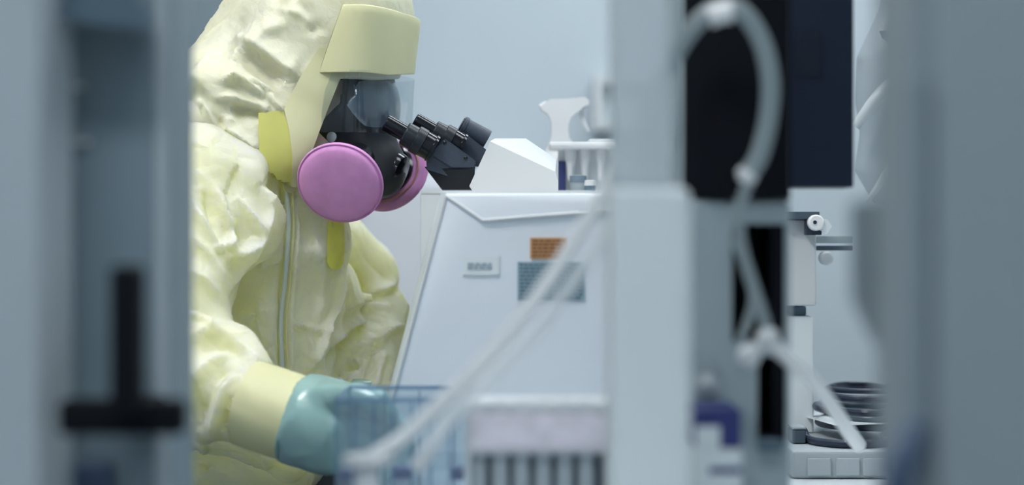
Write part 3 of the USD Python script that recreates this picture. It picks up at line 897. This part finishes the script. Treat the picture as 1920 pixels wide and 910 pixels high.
part('cover_ridge', sweep([P(837, 368, 1.905), P(905, 413.5, 1.898), P(1050, 402, 1.898), P(1215, 391, 1.898)], .0016, 8, 0), m_white, sp)
part('cover_ridge', sweep([P(836, 368, 1.905), P(735, 748, 1.898)], .0012, 8, 0), m_white, sp)
# labels
FD = 1.8985
def plate(x0, y0, x1, y1, d=FD, th=.0012):
    return boxp(x0, y0, x1, y1, d, d + th, 0)
lb = part('warning_label', plate(994, 446, 1062, 486), m_orange, t)
rng = np.random.default_rng(4)
def lines(x0, x1, ys, h, d):
    out = []
    for y in ys:
        x = x0
        while x < x1 - 3:
            w = float(rng.uniform(4, 12)); e = min(x + w, x1)
            out.append(boxp(x, y, e, y + h, d, d + .0006, 0)); x = e + 2.2
    return join(*out)
part('print', lines(998, 1058, (450, 457, 464, 471, 478), 3.2, FD - .0007), m_brown, lb, kind='stuff')
lb = part('data_plate', plate(970, 491, 1096, 564), m_blulabel, t)
part('print', lines(974, 1092, (495, 502, 509, 516, 523, 530, 537, 544, 551, 557), 3.0, FD - .0007), m_slate, lb, kind='stuff')
lb = part('maker_label', plate(868, 480, 936, 516), m_paper, t)
part('print', lines(877, 922, (493, 500), 5.0, FD - .0007), m_greyprint, lb, kind='stuff')

# ------------------------------------------------------------------ microscope head
t = thing('microscope', 'black binocular microscope head with white housing standing on the white instrument', 'microscope', (P(960, 0, 2.2)[0], 2.2, TOPZ))
mz = TOPZ + .0004
def drop(p):                                          # move a point down to the instrument's top
    p = np.array(p); p[2] = mz; return p
hous = hull([P(919, 265, 2.10), P(1041, 322, 2.10), P(880, 349, 2.10), P(1046, 340, 2.10), drop(P(888, 0, 2.10)), drop(P(1046, 0, 2.10)),
             P(928, 260, 2.17), P(986, 260, 2.17), P(1043, 298, 2.17), P(1047, 305, 2.17), P(928, 260, 2.26), P(986, 260, 2.26), P(1041, 299, 2.26), drop(P(885, 0, 2.26)), drop(P(1044, 0, 2.26)), P(884, 346, 2.26)])
part('housing', hous, m_white, t, smooth=20, label='white sloping housing')
part('base_pad', boxp(834, 350, 888, 358, 2.13, 2.24, .001) ^ box((-1, 1, mz), (1, 3, 2)), m_boot, t)
blk = hull([P(x, y, d) for d in (2.115, 2.185) for x, y in ((799, 285), (834, 261), (846, 268), (893, 303), (886, 345), (800, 318))])
hd = part('binocular_body', blk, m_blackpaint, t, smooth=20)
part('side_plate', hull([P(x, y, d) for d in (2.112, 2.1148) for x, y in ((804, 287), (835, 264), (892, 302), (888, 314), (847, 314))]), m_blackpaint, hd)
for (x, y) in ((834, 268), (873, 297)):
    part('screw', lathe(P(x, y, 2.112), (0, -1, 0), [(0, .0022), (.0008, .0022), (.0012, .0015)], 14), m_blackgloss, hd)
up = hull([P(x, y, d) for d in (2.187, 2.24) for x, y in ((834, 262), (846, 247), (870, 248), (926, 292), (915, 315), (888, 312))])
part('upper_body', up, m_blackpaint, t, smooth=20)
low = hull([P(796, 313, 2.12), P(848, 318, 2.112), P(890, 318, 2.112), P(832, 341, 2.12), P(834, 350, 2.12), P(890, 350, 2.112), P(796, 313, 2.2), P(890, 318, 2.2), P(832, 341, 2.2), drop(P(836, 0, 2.12)), drop(P(888, 0, 2.112)), drop(P(836, 0, 2.2)), drop(P(884, 0, 2.2)),
            P(814, 328, 2.12)])
part('lower_body', low, m_black, t, smooth=20)
ax = np.array([.875, .10, -.485]); ax /= np.linalg.norm(ax)
k = 2.12 / F
def eyepiece(c, s=1.0):
    e = part('eyepiece', lathe(c, ax, [(0, 13.5 * k), (1 * k, 15.5 * k), (3 * k, 16 * k), (42 * k, 16 * k), (43 * k, 15 * k)], 48), m_blackgloss, t)
    part('eye_lens', lathe(c + ax * .4 * k, -ax, [(0, 11 * k), (.8 * k, 10 * k), (1.2 * k, 3 * k)], 32), m_navy, e)
    part('diopter_ring', lathe(c, ax, [(40 * k, 15 * k), (41 * k, 20.5 * k), (43 * k, 22 * k), (62 * k, 22.5 * k), (63 * k, 26 * k), (66 * k, 26.5 * k), (80 * k, 26.5 * k), (81 * k, 23 * k)], 56), m_black2, e)
    part('tube', lathe(c, ax, [(80 * k, 20 * k), (81 * k, 25 * k), (98 * k, 25 * k), (99 * k, 27 * k), (104 * k, 27 * k), (105 * k, 20 * k)], 48), m_blackgloss, e)
eyepiece(P(722, 229, 2.11))
eyepiece(P(777, 226, 2.165))
ph = part('photo_tube', lathe(P(864, 236, 2.2), ax, [(0, 17 * k), (1 * k, 20 * k), (3 * k, 21.5 * k), (9 * k, 21.5 * k), (10 * k, 19.5 * k), (50 * k, 20.5 * k), (58 * k, 20.5 * k)], 48), m_blackpaint, t)
part('dust_cap', lathe(P(864, 236, 2.2) - ax * .001, ax, [(0, 15 * k), (.4 * k, 19 * k), (2 * k, 19.6 * k)], 40), m_blackgloss, ph)

# ------------------------------------------------------------------ things behind the microscope, on the instrument's top
t = thing('spray_bottle', 'white spray bottle with trigger head behind the microscope', 'bottle', (P(1045, 0, 2.44)[0], 2.44, TOPZ))
sd = 2.44
hp = [(1014, 203), (1019, 196), (1031, 187), (1060, 186), (1090, 183), (1097, 183), (1105, 190), (1103, 198), (1094, 201), (1090, 206), (1078, 214), (1070, 222), (1065.5, 234), (1065, 246), (1067, 259), (1074, 268), (1076, 275), (1026, 275), (1031, 266), (1034, 256), (1034, 232), (1031, 221), (1026, 214), (1018, 209)]
def slab(pts, d0, d1):
    q = np.array([P(x, y, (d0 + d1) / 2)[[0, 2]] for x, y in pts])
    pg = Polygon(q).buffer(-.0015).buffer(.0015)
    m = trimesh.creation.extrude_polygon(pg, d1 - d0, engine='earcut')
    v = m.vertices
    return np.column_stack([v[:, 0], d1 - v[:, 2], v[:, 1]]), m.faces
part('spray_head', slab(hp, sd - .011, sd + .011), m_bottle, t, smooth=40)
part('trigger', sweep([P(1090, 200, sd), P(1091, 218, sd), P(1097, 234, sd), P(1104, 247, sd)], [.0028, .0032, .003, .002], 10), m_bottle, t)
part('nozzle', lathe(P(1022, 200, sd), (-.85, 0, -.35), [(-.004, .006), (0, .0065), (.006, .0055), (.007, .002)], 20), m_bottle, t)
bz = P(0, 274, sd)[2]
bxc = P(1051, 0, sd)
hgt = bz - TOPZ
part('bottle_body', lathe((bxc[0], sd, TOPZ + .0005), (0, 0, 1), [(0, .026), (.002, .029), (hgt - .022, .029), (hgt - .012, .024), (hgt - .004, .019), (hgt, .018)], 40), m_bottle, t)

t = thing('pipette_stand', 'pale pipette stand with hanging posts beside the spray bottle', 'stand', (P(1095, 0, 2.34)[0], 2.34, TOPZ))
pd = 2.33
part('top_plate', join(boxp(1030, 266, 1158, 279, pd, pd + .06, .003), boxp(1104, 261, 1156, 267, pd + .01, pd + .05, .002)), m_bottle, t)
part('rear_panel', box((P(1048, 0, pd)[0], pd + .05, TOPZ), (P(1200, 0, pd)[0], pd + .058, P(0, 279, pd)[2])), m_column, t)
for x in (1070, 1097, 1127):
    a = P(x, 279, pd + .02); b = P(x, 340, pd + .02)
    part('post', lathe(a, (0, 0, -1), [(0, .0075), (.01, .0072), (.022, .005), (a[2] - b[2] - .003, .004), (a[2] - b[2], .002)], 18), m_bottle, t)
part('foot', box((P(1048, 0, pd)[0], pd + .03, TOPZ), (P(1062, 0, pd)[0], pd + .0499, P(0, 300, pd)[2]), .001), m_indigo, t)
for i, (x, r, lab) in enumerate(((1084, .010, 'small dark round jar under the pipette stand, left'), (1104, .0085, 'small silver-capped jar under the pipette stand, right'))):
    j = thing('jar', lab, 'jar', (P(x, 0, 2.30)[0], 2.30, TOPZ))
    h = .026 if i == 0 else .02
    part('jar_body', lathe((P(x, 0, 2.30)[0], 2.30, TOPZ + .0004), (0, 0, 1), [(0, r * .9), (.002, r), (h * .7, r), (h * .72, r * .8)], 24), m_grey if i == 0 else m_slate, j)
    part('jar_lid', lathe((P(x, 0, 2.30)[0], 2.30, TOPZ + h * .72), (0, 0, 1), [(0, r * 1.05), (h * .3, r * 1.05), (h * .33, r * .8)], 24), m_darkgap if i == 0 else m_white, j)

# ------------------------------------------------------------------ racks in front
rx0, rx1, rd0, rd1 = P(630, 0, 1.66)[0], P(878, 0, 1.66)[0], 1.66, 1.80
rtop = P(0, 750, 1.66)[2]
t = thing('tube_basket', 'clear blue plastic tube basket on the bench in front of the glove', 'rack', ((rx0 + rx1) / 2, 1.73, BT))
w = .0016
z0 = BT + .0005
part('base', box((rx0, rd0, z0), (rx1, rd1, z0 + .004)), m_bluerack, t)
for (a, b) in (((rx0, rd0), (rx1, rd0 + w)), ((rx0, rd1 - w), (rx1, rd1)), ((rx0, rd0 + w), (rx0 + w, rd1 - w)), ((rx1 - w, rd0 + w), (rx1, rd1 - w))):
    part('wall', box((a[0], a[1], z0 + .004), (b[0], b[1], rtop)), m_bluerack, t)
rr = .0016
for (a, b) in (((rx0, rd0), (rx1, rd0)), ((rx0, rd1), (rx1, rd1)), ((rx0, rd0), (rx0, rd1)), ((rx1, rd0), (rx1, rd1))):
    part('rim', sweep([(*a, rtop), (*b, rtop)], .0022, 8, 0), m_bluerib, t)
for k in range(8):
    x = rx0 + (rx1 - rx0) * k / 7
    part('rib', box((x - .0009, rd0 - .0016, z0), (x + .0009, rd0 - .0001, rtop - .003)), m_bluerib, t)
    if k % 2 == 0:
        part('rib', box((x - .0009, rd1 + .0001, z0), (x + .0009, rd1 + .0016, rtop - .003)), m_bluerib, t)
part('shelf', box((rx0 + w, rd0 + w, P(0, 884, 1.66)[2]), (rx1 - w, rd1 - w, P(0, 880, 1.66)[2])), m_bluerack, t)
for (x0, x1, y0, y1) in ((636, 668, 884, 905), (738, 770, 878, 900), (846, 872, 878, 902)):
    part('shelf_block', boxp(x0, y0, x1, y1, 1.667, 1.69, .002), m_indigo, t)

wx0, wx1, wd0, wd1 = P(882, 0, 1.45)[0], P(1136, 0, 1.45)[0], 1.45, 1.52
wtop = P(0, 757, 1.45)[2]
t = thing('test_tube_rack', 'white test tube rack on the bench right of the blue basket', 'rack', ((wx0 + wx1) / 2, 1.485, BT))
sp_ = P(41, 0, 1.45)[0] - P(0, 0, 1.45)[0]
xs = [P(896, 0, 1.45)[0] + sp_ * k for k in range(6)]
def holed(zl, zh, r=.0071):
    b = box((wx0, wd0, zl), (wx1, wd1, zh), .001)
    for x in xs:
        b = b - Manifold.cylinder(.05, r, r, 28).translate((x, wd0 + .018, zl - .02))
    return b
part('top_plate', holed(wtop - .008, wtop), m_rackw, t)
part('middle_plate', holed(P(0, 842, 1.45)[2] - .004, P(0, 842, 1.45)[2] - .0003), m_rackw, t)
part('bottom_plate', box((wx0, wd0, BT + .0004), (wx1, wd1, BT + .006), .001), m_rackw, t)
for x in (wx0 - .0041, wx1 + .0001):
    part('end_panel', box((x, wd0, BT + .0004), (x + .004, wd1, wtop), .001), m_rackw, t)
part('back_screen', box((wx0, wd1 + .0002, BT + .03), (wx1, wd1 + .0022, wtop - .009)), m_darkgap, t)
part('front_strip', box((wx0, wd0 - .0032, P(0, 842, 1.45)[2]), (wx1, wd0 - .0002, P(0, 778, 1.45)[2]), .001), m_strip, t)
ORD = ['first', 'second', 'third', 'fourth', 'fifth', 'last']
proto = None
for k, x in enumerate(xs):
    y = wd0 + .018
    lab = f'frosted test tube with pale pink cap, {ORD[k]} from the left in the white rack'
    if proto is None:
        proto = thing('test_tube', lab, 'test tube', (x, y, BT + .0065), 'tubes in the white rack')
        h = wtop - .0085 - BT - .0065
        part('tube_body', lathe((x, y, BT + .0065), (0, 0, 1), [(0, .001), (.001, .004), (.004, .0062), (h * .72, .0064), (h * .74, .0064), (h * .75, .005)], 24), m_tubew, proto)
        part('cap', lathe((x, y, BT + .0065 + h * .75), (0, 0, 1), [(0, .0075), (.001, .0081), (h * .235, .0081), (h * .24, .006), (h * .248, .002)], 24), m_pinkliq, proto)
    else:
        g = UsdGeom.Xform.Define(stage, '/World/' + numbered('/World', 'test_tube'))
        p = g.GetPrim()
        p.GetReferences().AddInternalReference(proto)
        p.GetAttribute('xformOp:translate').Set(Gf.Vec3d(float(x), float(y), BT + .0065))
        p.SetInstanceable(True)
        for kx, vx in (('label', lab), ('category', 'test tube'), ('group', 'tubes in the white rack')):
            p.SetCustomDataByKey(kx, vx)

# funnel cap and the slanting tubes
t = thing('funnel_stopper', 'white flanged stopper in front of the blue basket at the tube end', 'stopper', (P(690, 0, 1.36)[0], 1.36, BT))
fc = P(690, 862, 1.36)
part('flange', lathe(fc + [0, 0, .004], (0.06, 0, -1), [(-.001, .008), (0, .0165), (.001, .0185), (.006, .0190), (.008, .017), (.009, .010)], 40), m_white, t)
part('stem', lathe(fc + [-.001, 0, -.004], (-.04, 0, -1), [(0, .009), (.012, .0085), (fc[2] - .004 - BT - .001, .0105)], 28), m_bottle, t)
t = thing('clear_tube', 'brighter clear plastic tube slanting up from the white stopper', 'tube', (0, 0, 0))
part('hose', sweep([P(700, 856, 1.36), P(748, 825, 1.36), P(800, 780, 1.36), P(880, 705, 1.36), P(970, 605, 1.36), P(1040, 510, 1.36), P(1100, 415, 1.36), P(1150, 335, 1.36), P(1200, 255, 1.36)], .0056, 18), m_tube, t)
t = thing('clear_tube', 'fainter clear tube running parallel below the slanting bright one', 'tube', (0, 0, 0))
part('hose', sweep([P(780, 880, 1.42), P(840, 790, 1.42), P(920, 705, 1.42), P(1010, 615, 1.42), P(1070, 535, 1.42), P(1130, 445, 1.42), P(1180, 360, 1.42), P(1210, 300, 1.42)], .0058, 18), m_tubedim, t)

# ------------------------------------------------------------------ column and tower on the right
t = thing('column', 'pale blurred upright column right of the test tube rack', 'column', (P(1220, 0, 1.25)[0], 1.28, BT))
cx0, cx1 = P(1145, 0, 1.24)[0], P(1296, 0, 1.24)[0]
part('post', box((cx0, 1.24, BT + .0004), (cx1, 1.31, P(0, 352, 1.24)[2]), .006), m_column, t)
part('frosted_sleeve', box((cx0 + .002, 1.245, P(0, 352, 1.24)[2] + .0002), (cx1 - .012, 1.305, P(0, -260, 1.24)[2]), .006), m_acryl, t)

tx0, tx1 = P(1297, 0, 1.46)[0], P(1484, 0, 1.46)[0]
ttop = P(0, 374, 1.46)[2]
t = thing('grey_tower', 'grey instrument tower with tall dark recess carrying the black box', 'instrument', ((tx0 + tx1) / 2, 1.54, BT))
rec1 = boxp(1372, 420, 1472, 640, 1.46, 1.56, 0)
rec2 = boxp(1420, 668, 1474, 832, 1.46, 1.56, 0)
tb = box((tx0, 1.46, BT + .0004), (tx1, 1.64, ttop), .005)
part('body', tb - rec1.translate((0, -.01, 0)) - rec2.translate((0, -.01, 0)), m_tower, t)
def liner(x0, y0, x1, y1):
    return boxp(x0 + .5, y0 + .5, x1 - .5, y1 - .5, 1.462, 1.5498, 0) - boxp(x0 + 2.5, y0 + 2.5, x1 - 2.5, y1 - 2.5, 1.40, 1.547, 0)
part('recess', liner(1372, 420, 1472, 640), m_recess, t, label='black upper recess')
part('recess', liner(1420, 668, 1474, 832), m_recess, t, label='black lower recess')
v = part('valve', lathe(P(1326, 722, 1.459), (0, -1, 0), [(0, .010), (.006, .010), (.008, .006), (.014, .006), (.016, .003)], 24), m_panelL2, t)
part('valve', lathe(P(1328, 698, 1.459), (0, -1, 0), [(0, .008), (.004, .008), (.006, .004)], 24), m_grey, t)
part('bracket', boxp(1424, 826, 1470, 848, 1.44, 1.4595, .002), m_bar, t)

t = thing('black_box', 'tall black box with rounded left edge on top of the grey tower', 'box', (0, 1.52, ttop))
b = hull([P(1282, y, d) + np.array([dx, 0, 0]) for y in (-160, 374) for d, dx in ((1.475, 0), (1.46, .012), (1.452, .03), (1.60, 0))] + [P(1481, y, d) for y in (-160, 374) for d in (1.452, 1.60)])
b = b ^ box((-1, 1, ttop + .0003), (2, 2, 3))
bb = part('casing', b, m_recess, t, smooth=40)
part('edge_trim', box((P(1281, 0, 1.47)[0] - .007, 1.478, ttop + .006), (P(1281, 0, 1.47)[0], 1.60, ttop + .5), .003), m_tower, t)

mx0, mx1 = P(1462, 0, 1.76)[0], P(1601, 0, 1.76)[0]
t = thing('navy_monitor', 'navy dark display panel behind the black box', 'monitor', (mx0, 1.8, BT))
mb = part('casing', box((mx0 - .06, 1.76, P(0, 352, 1.76)[2]), (mx1, 1.81, P(0, -170, 1.76)[2]), .002), m_navy, t)
part('badge', boxp(1494, 58, 1536, 142, 1.7585, 1.7599, 0), m_badge, mb)
part('arm', box((mx0 - .055, 1.8105, BT + .018), (mx0 - .03, 1.85, P(0, 150, 1.76)[2]), .003), m_bar, t)
part('stand_base', box((mx0 - .10, 1.74, BT + .0004), (mx0 - .0, 1.90, BT + .0175), .004), m_bar, t)

# small boxes at the tower's foot
t = thing('white_carton', 'low white carton with blue stripe at the tower foot', 'box', (P(1320, 0, 1.40)[0], 1.41, BT))
wz = P(0, 843, 1.37)[2]
part('carton_body', box((P(1302, 0, 1.37)[0], 1.37, BT + .0004), (P(1392, 0, 1.37)[0], 1.445, wz), .002), m_column, t)
part('stripe', boxp(1330, 877, 1390, 889, 1.3693, 1.3699, 0), m_bluebox, t)
t = thing('blue_carton', 'dark blue carton with white corner panel on the white carton', 'box', (P(1340, 0, 1.40)[0], 1.41, wz))
part('carton_body', box((P(1303, 0, 1.37)[0], 1.372, wz + .0003), (P(1391, 0, 1.37)[0], 1.443, P(0, 768, 1.37)[2]), .002), m_bluebox, t)
part('corner_panel', boxp(1304, 800, 1350, 842, 1.3708, 1.3718, 0), m_column, t)

# arching tube over the black box and its fittings
t = thing('arched_tube', 'thick grey translucent tube arching over the black box', 'tube', (0, 0, 0))
part('hose', sweep([P(1205, 300, 1.36), P(1226, 190, 1.37), P(1262, 108, 1.38), P(1305, 45, 1.38), P(1348, 16, 1.38), P(1392, 24, 1.38), P(1428, 78, 1.38), P(1444, 150, 1.38), P(1440, 225, 1.38), P(1424, 290, 1.38), P(1402, 328, 1.38)], .0068, 20), m_greytube, t)
part('collar', sweep([P(1330, 34, 1.37), P(1352, 26, 1.37), P(1372, 24, 1.37)], .0075, 14), m_tube, t)
part('end_fitting', lathe(P(1404, 324, 1.38), P(1394, 338, 1.38) - P(1404, 324, 1.38), [(0, .0078), (.005, .0078), (.0055, .005), (.008, .005)], 24), m_tube, t)
t = thing('thin_tube', 'thin grey tube dropping from the arched tube to the white ball joint', 'tube', (0, 0, 0))
part('hose', sweep([P(1402, 345, 1.38), P(1388, 390, 1.38), P(1386, 440, 1.38), P(1400, 500, 1.38), P(1420, 560, 1.38), P(1438, 620, 1.38)], .0042, 14), m_greytube, t)
t = thing('thin_tube', 'thin dim tube hanging in the dark recess left of the ball joint', 'tube', (0, 0, 0))
part('hose', sweep([P(1376, 450, 1.43), P(1400, 500, 1.43), P(1412, 560, 1.43), P(1400, 610, 1.43), P(1388, 640, 1.43)], .0035, 14), m_greytube, t)
t = thing('tube_joint', 'round white ball joint where the thin tubes meet in front of the tower', 'joint', P(1440, 640, 1.39))
def ball(c, r):
    m = trimesh.creation.icosphere(3, r); m.apply_translation(c); return m.vertices, m.faces
part('ball', ball(P(1440, 636, 1.38), .0088), m_white, t, smooth=True)
part('small_ball', ball(P(1404, 668, 1.39), .0088), m_bottle, t, smooth=True, label='dimmer second ball of the joint')
part('neck', sweep([P(1440, 640, 1.385), P(1420, 655, 1.388), P(1404, 668, 1.39)], .0045, 12), m_bottle, t)
t = thing('drain_tube', 'pale tube sloping from the ball joint to the heap of cables', 'tube', (0, 0, 0))
part('hose', sweep([P(1448, 645, 1.39), P(1480, 675, 1.42), P(1520, 712, 1.50), P(1560, 762, 1.62), P(1590, 808, 1.76), P(1610, 835, 1.90)], [.0055, .006, .0068, .0075], 18), m_tube, t)

# ------------------------------------------------------------------ right background
kz = P(0, 846, 2.06)[2]
t = thing('low_case', 'low pale case on the bench under the heap of cables', 'case', (P(1590, 0, 2.2)[0], 2.2, BT))
part('case_body', box((P(1486, 0, 2.06)[0], 2.06, BT + .0004), (P(1760, 0, 2.06)[0], 2.55, kz), .004), m_lowcase, t)
for x in (1536, 1590, 1640):
    part('front_panel', box((P(x - 22, 0, 2.058)[0], 2.0575, BT + .004), (P(x + 22, 0, 2.058)[0], 2.0597, kz - .008), .001), m_panelL2, t)

t = thing('pump_unit', 'white narrow pump unit with dark bracket and clear roller right of the tower', 'pump', (P(1505, 0, 2.25)[0], 2.25, kz))
part('lower_body', box((P(1470, 0, 2.25)[0], 2.25, kz + .0003), (P(1526, 0, 2.25)[0], 2.34, P(0, 593, 2.25)[2]), .003), m_column, t)
part('head', boxp(1462, 412, 1531, 574, 2.24, 2.34, .003), m_white, t)
part('foot', boxp(1488, 574.5, 1512, 592.5, 2.26, 2.33, .002), m_bar, t)
part('bracket', boxp(1464, 397, 1537, 411.5, 2.225, 2.30, .001), m_cable2, t)
part('bracket', boxp(1512, 412, 1541, 441, 2.222, 2.2395, .001), m_cable, t)
ro = part('roller', lathe(P(1528, 418, 2.221), (0, -1, 0), [(0, .0085), (.001, .0095), (.010, .0095), (.0115, .008), (.0116, .0025)], 32), m_tube, t, label='clear roller with dark hub')
part('hub', lathe(P(1528, 417, 2.209), (0, -1, 0), [(0, .0022), (.0006, .0022), (.0008, .001)], 16), m_cable, ro)
part('lever', hull([P(x, y, d) for d in (2.213, 2.22) for x, y in ((1532, 408), (1552, 412), (1560, 425), (1550, 440), (1534, 430))]), m_tubedim, t)
part('arm', boxp(1531.5, 443, 1600, 456, 2.27, 2.29, .001), m_greytube, t)
part('arm', boxp(1531.5, 461, 1600, 470, 2.27, 2.29, .001), m_cable2, t)
part('knob', lathe(P(1547, 484, 2.269), (0, -1, 0), [(-.02, .004), (0, .0085), (.012, .0085), (.014, .006)], 24), m_white, t)

# cables
def loop(cx, cy, rx, ry, d, a0, a1, tilt=0., n=10, rise=0.):
    out = []
    for s in np.linspace(math.radians(a0), math.radians(a1), n):
        wob = 1 + .12 * math.sin(3 * s + cx) + .07 * math.sin(2 * s + 2 * d)
        x, y = cx + rx * math.cos(s) * min(wob, 1.0), ry * math.sin(s) * wob
        p = P(x, cy, d)
        out.append([p[0], d + y, kz + rise + tilt * math.cos(s)])
    return out
cab = [
    (1598, .085, 2.17, 104, 150, 395, .0045, .0048, m_cable, 'thick navy cable curving along the front of the heap', 0.0),
    (1606, .075, 2.25, 74, 20, 330, .0045, .0142, m_cable, 'navy cable loop lying second in the cable heap', 0.),
    (1622, .085, 2.28, 84, 60, 390, .0044, .0236, m_cable2, 'slate grey cable loop in the middle of the heap', .0),
    (1601, .066, 2.23, 69, 130, 350, .0045, .0330, m_cable, 'dark cable loop sagging left under the pale tube', .0),
    (1630, .080, 2.31, 88, -20, 300, .0046, .0424, m_cable, 'thick dark cable loop at the back of the heap', .0),
    (1612, .055, 2.30, 62, 0, 340, .0034, .0506, m_cable, 'thin dark cable loop topmost in the heap', .0),
    (1690, .045, 2.12, 34, 40, 330, .0032, .0120, m_cable2, 'small slate cable curl at the right front of the heap', .006),
]
for (cx, ry, d, rx, a0, a1, r, rise, mt, lab, tilt) in cab:
    t = thing('cable', lab, 'cable', (P(cx, 0, d)[0], d, kz))
    lp = loop(cx, 0, rx, ry, d, a0, a1, tilt, 12, rise)
    part('sheath', sweep(lp, r, 10), mt, t)
    e = np.array(lp[0]); e1 = e - np.array(lp[1])
    part('plug', lathe(e, e1, [(-.002, r * 1.6), (.010, r * 1.7), (.014, r * 1.2), (.018, r * .6)], 16), m_cable2, t)
def leaf(c, ax_, ay, th=.0012):
    c, ax_, ay = map(np.array, (c, ax_, ay))
    return hull([c + sx * ax_ + sy * ay + sz * np.array([0, 0, th]) for sx in (-1, 1) for sy in (-1, 1) for sz in (0, 1)])
t = thing('paper_sheet', 'white paper slip lying among the cables', 'paper', P(1600, 800, 2.2))
part('sheet', leaf([P(1600, 0, 2.2)[0], 2.22, kz + .0190], (.040, .010, 0), (-.010, .06, 0), .0003), m_paper, t)
t = thing('adapter_block', 'small dark adapter block at the left of the cable heap', 'adapter', P(1505, 820, 2.15))
part('block', box((P(1488, 0, 2.12)[0], 2.13, kz + .0003), (P(1514, 0, 2.12)[0], 2.17, kz + .016), .002), m_cable2, t)
part('block_lid', box((P(1488, 0, 2.12)[0], 2.13, kz + .0163), (P(1514, 0, 2.12)[0], 2.17, kz + .019), .001), m_grey, t)

# hanging plastic bag
t = thing('plastic_bag', 'milky crumpled plastic bag hanging right of the navy display', 'bag', P(1670, 100, 2.3))
ol = [(1668, -70), (1648, 20), (1606, 108), (1603, 190), (1612, 250), (1602, 320), (1640, 385), (1690, 392), (1780, 380), (1800, 200), (1790, -70)]
pg = Polygon(ol).buffer(12).buffer(-12)
yy = np.linspace(-69, 388, 70)
V = []
for sgn in (1, -1):
    for y in yy:
        seg = pg.intersection(Polygon([(1500, y - .01), (1900, y - .01), (1900, y + .01), (1500, y + .01)]))
        x0, _, x1, _ = seg.bounds
        for s in np.linspace(0, 1, 40):
            x = x0 + (x1 - x0) * s
            bulge = .028 * math.sin(math.pi * s) ** .6 * (.5 + .5 * math.sin(math.pi * min(1, (y + 110) / 500)))
            p = P(x, y, 2.30)
            wr = (meshkit.fbm(np.array([p[0] * 14 + p[2] * 9, p[2] * 10 - p[0] * 6, sgn * 3.]), 3, 2) - .5) * .030 * math.sin(math.pi * s) ** .5
            V.append(p + [0, -sgn * (bulge + wr + .0005), 0])
V = np.array(V); nr, nc = len(yy), 40; q = []
for o in (0, 1):
    for i in range(nr - 1):
        for j in range(nc - 1):
            a = o * nr * nc + i * nc + j
            q.append((a, a + nc, a + nc + 1, a + 1) if o == 0 else (a, a + 1, a + nc + 1, a + nc))
bg = part('bag_film', (V, np.array(q)), m_bag, t, smooth=True)
part('bag_fold', sweep([P(1604, 238, 2.262), P(1640, 190, 2.255), P(1680, 152, 2.258), P(1700, 140, 2.26)], [.006, .009, .006], 12), m_bag2, t)
part('bag_fold', sweep([P(1626, 380, 2.275), P(1660, 330, 2.262), P(1688, 285, 2.262)], [.003, .005, .004], 12), m_bag2, t)
part('clip', hull([P(x, y, d) for d in (2.262, 2.268) for x, y in ((1649, 58), (1666, 57), (1684, 76), (1700, 84), (1672, 84), (1655, 72))]), m_bar, t)

# ------------------------------------------------------------------ near blurred cabinets
t = thing('right_cabinet', 'tall grey-blue cabinet blurred close at the right frame edge', 'cabinet', (P(1820, 0, .95)[0], 1.0, 0))
rx = P(1710, 0, .95)[0]
part('side_panel', box((rx, .95, 0), (rx + .5, 1.05, 2.1), .006), m_panelR, t)
part('front_strip', box((P(1752, 0, .945)[0], .942, .02), (rx + .5, .9498, 2.08), .003), m_panelR2, t)
part('corner_post', box((rx - .004, .944, 0), (P(1738, 0, .95)[0], .9497, 1.255), .002), m_panelR, t)
part('lower_box', hull([P(x, y, d) for d in (1.062, 1.12) for x, y in ((1592, 384), (1600, 376), (1780, 374), (1780, 770), (1700, 770), (1596, 560))]), m_panelR2, t)
hd = part('handle', sweep([P(1712, 815, .928), P(1700, 850, .926), P(1684, 900, .926), P(1672, 945, .928)], [.0055, .0075, .0075, .0065], 14), m_dblue, t, label='dull blue handle strap')
part('handle_mount', lathe(P(1712, 812, .9435), (0, -1, 0), [(0, .007), (.012, .007), (.016, .004)], 18), m_dblue, hd)

LD = 1.28
t = thing('left_cabinet', 'grey-blue instrument cabinet blurred close at the left frame edge', 'cabinet', (P(150, 0, LD)[0], LD + .05, 0))
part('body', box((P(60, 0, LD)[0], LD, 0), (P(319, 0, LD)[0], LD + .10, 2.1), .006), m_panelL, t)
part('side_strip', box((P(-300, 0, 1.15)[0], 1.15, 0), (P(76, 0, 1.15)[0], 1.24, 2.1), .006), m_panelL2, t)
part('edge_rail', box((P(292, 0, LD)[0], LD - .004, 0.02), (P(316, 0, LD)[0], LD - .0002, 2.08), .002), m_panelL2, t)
for (x0, x1, y) in ((98, 152, 161), (96, 166, 266)):
    part('ledge', boxp(x0, y - 4, x1, y + 4, LD - .008, LD - .0002, .001), m_white, t)
part('top_bar', hull([P(-60, -60, d) for d in (1.2, 1.26)] + [P(-60, 18, d) for d in (1.2, 1.26)] + [P(280, 56, d) for d in (1.2, 1.26)] + [P(284, 22, d) for d in (1.2, 1.26)] + [P(200, -60, d) for d in (1.2, 1.26)]), m_bar, t)
part('lower_panel', boxp(98, 872, 205, 1080, LD - .02, LD - .0002, .003), m_dblue, t)
t = thing('clamp', 'black upright clamp with crossbar on the left cabinet', 'clamp', P(232, 640, 1.14))
part('upright', boxp(203, 498, 261, 780, 1.13, 1.155, .004), m_blackmetal, t)
part('crossbar', boxp(106, 750, 344, 818, 1.1555, 1.175, .004), m_blackmetal, t)
part('foot', boxp(170, 765, 255, 800, 1.1755, 1.2796, .003), m_blackmetal, t)
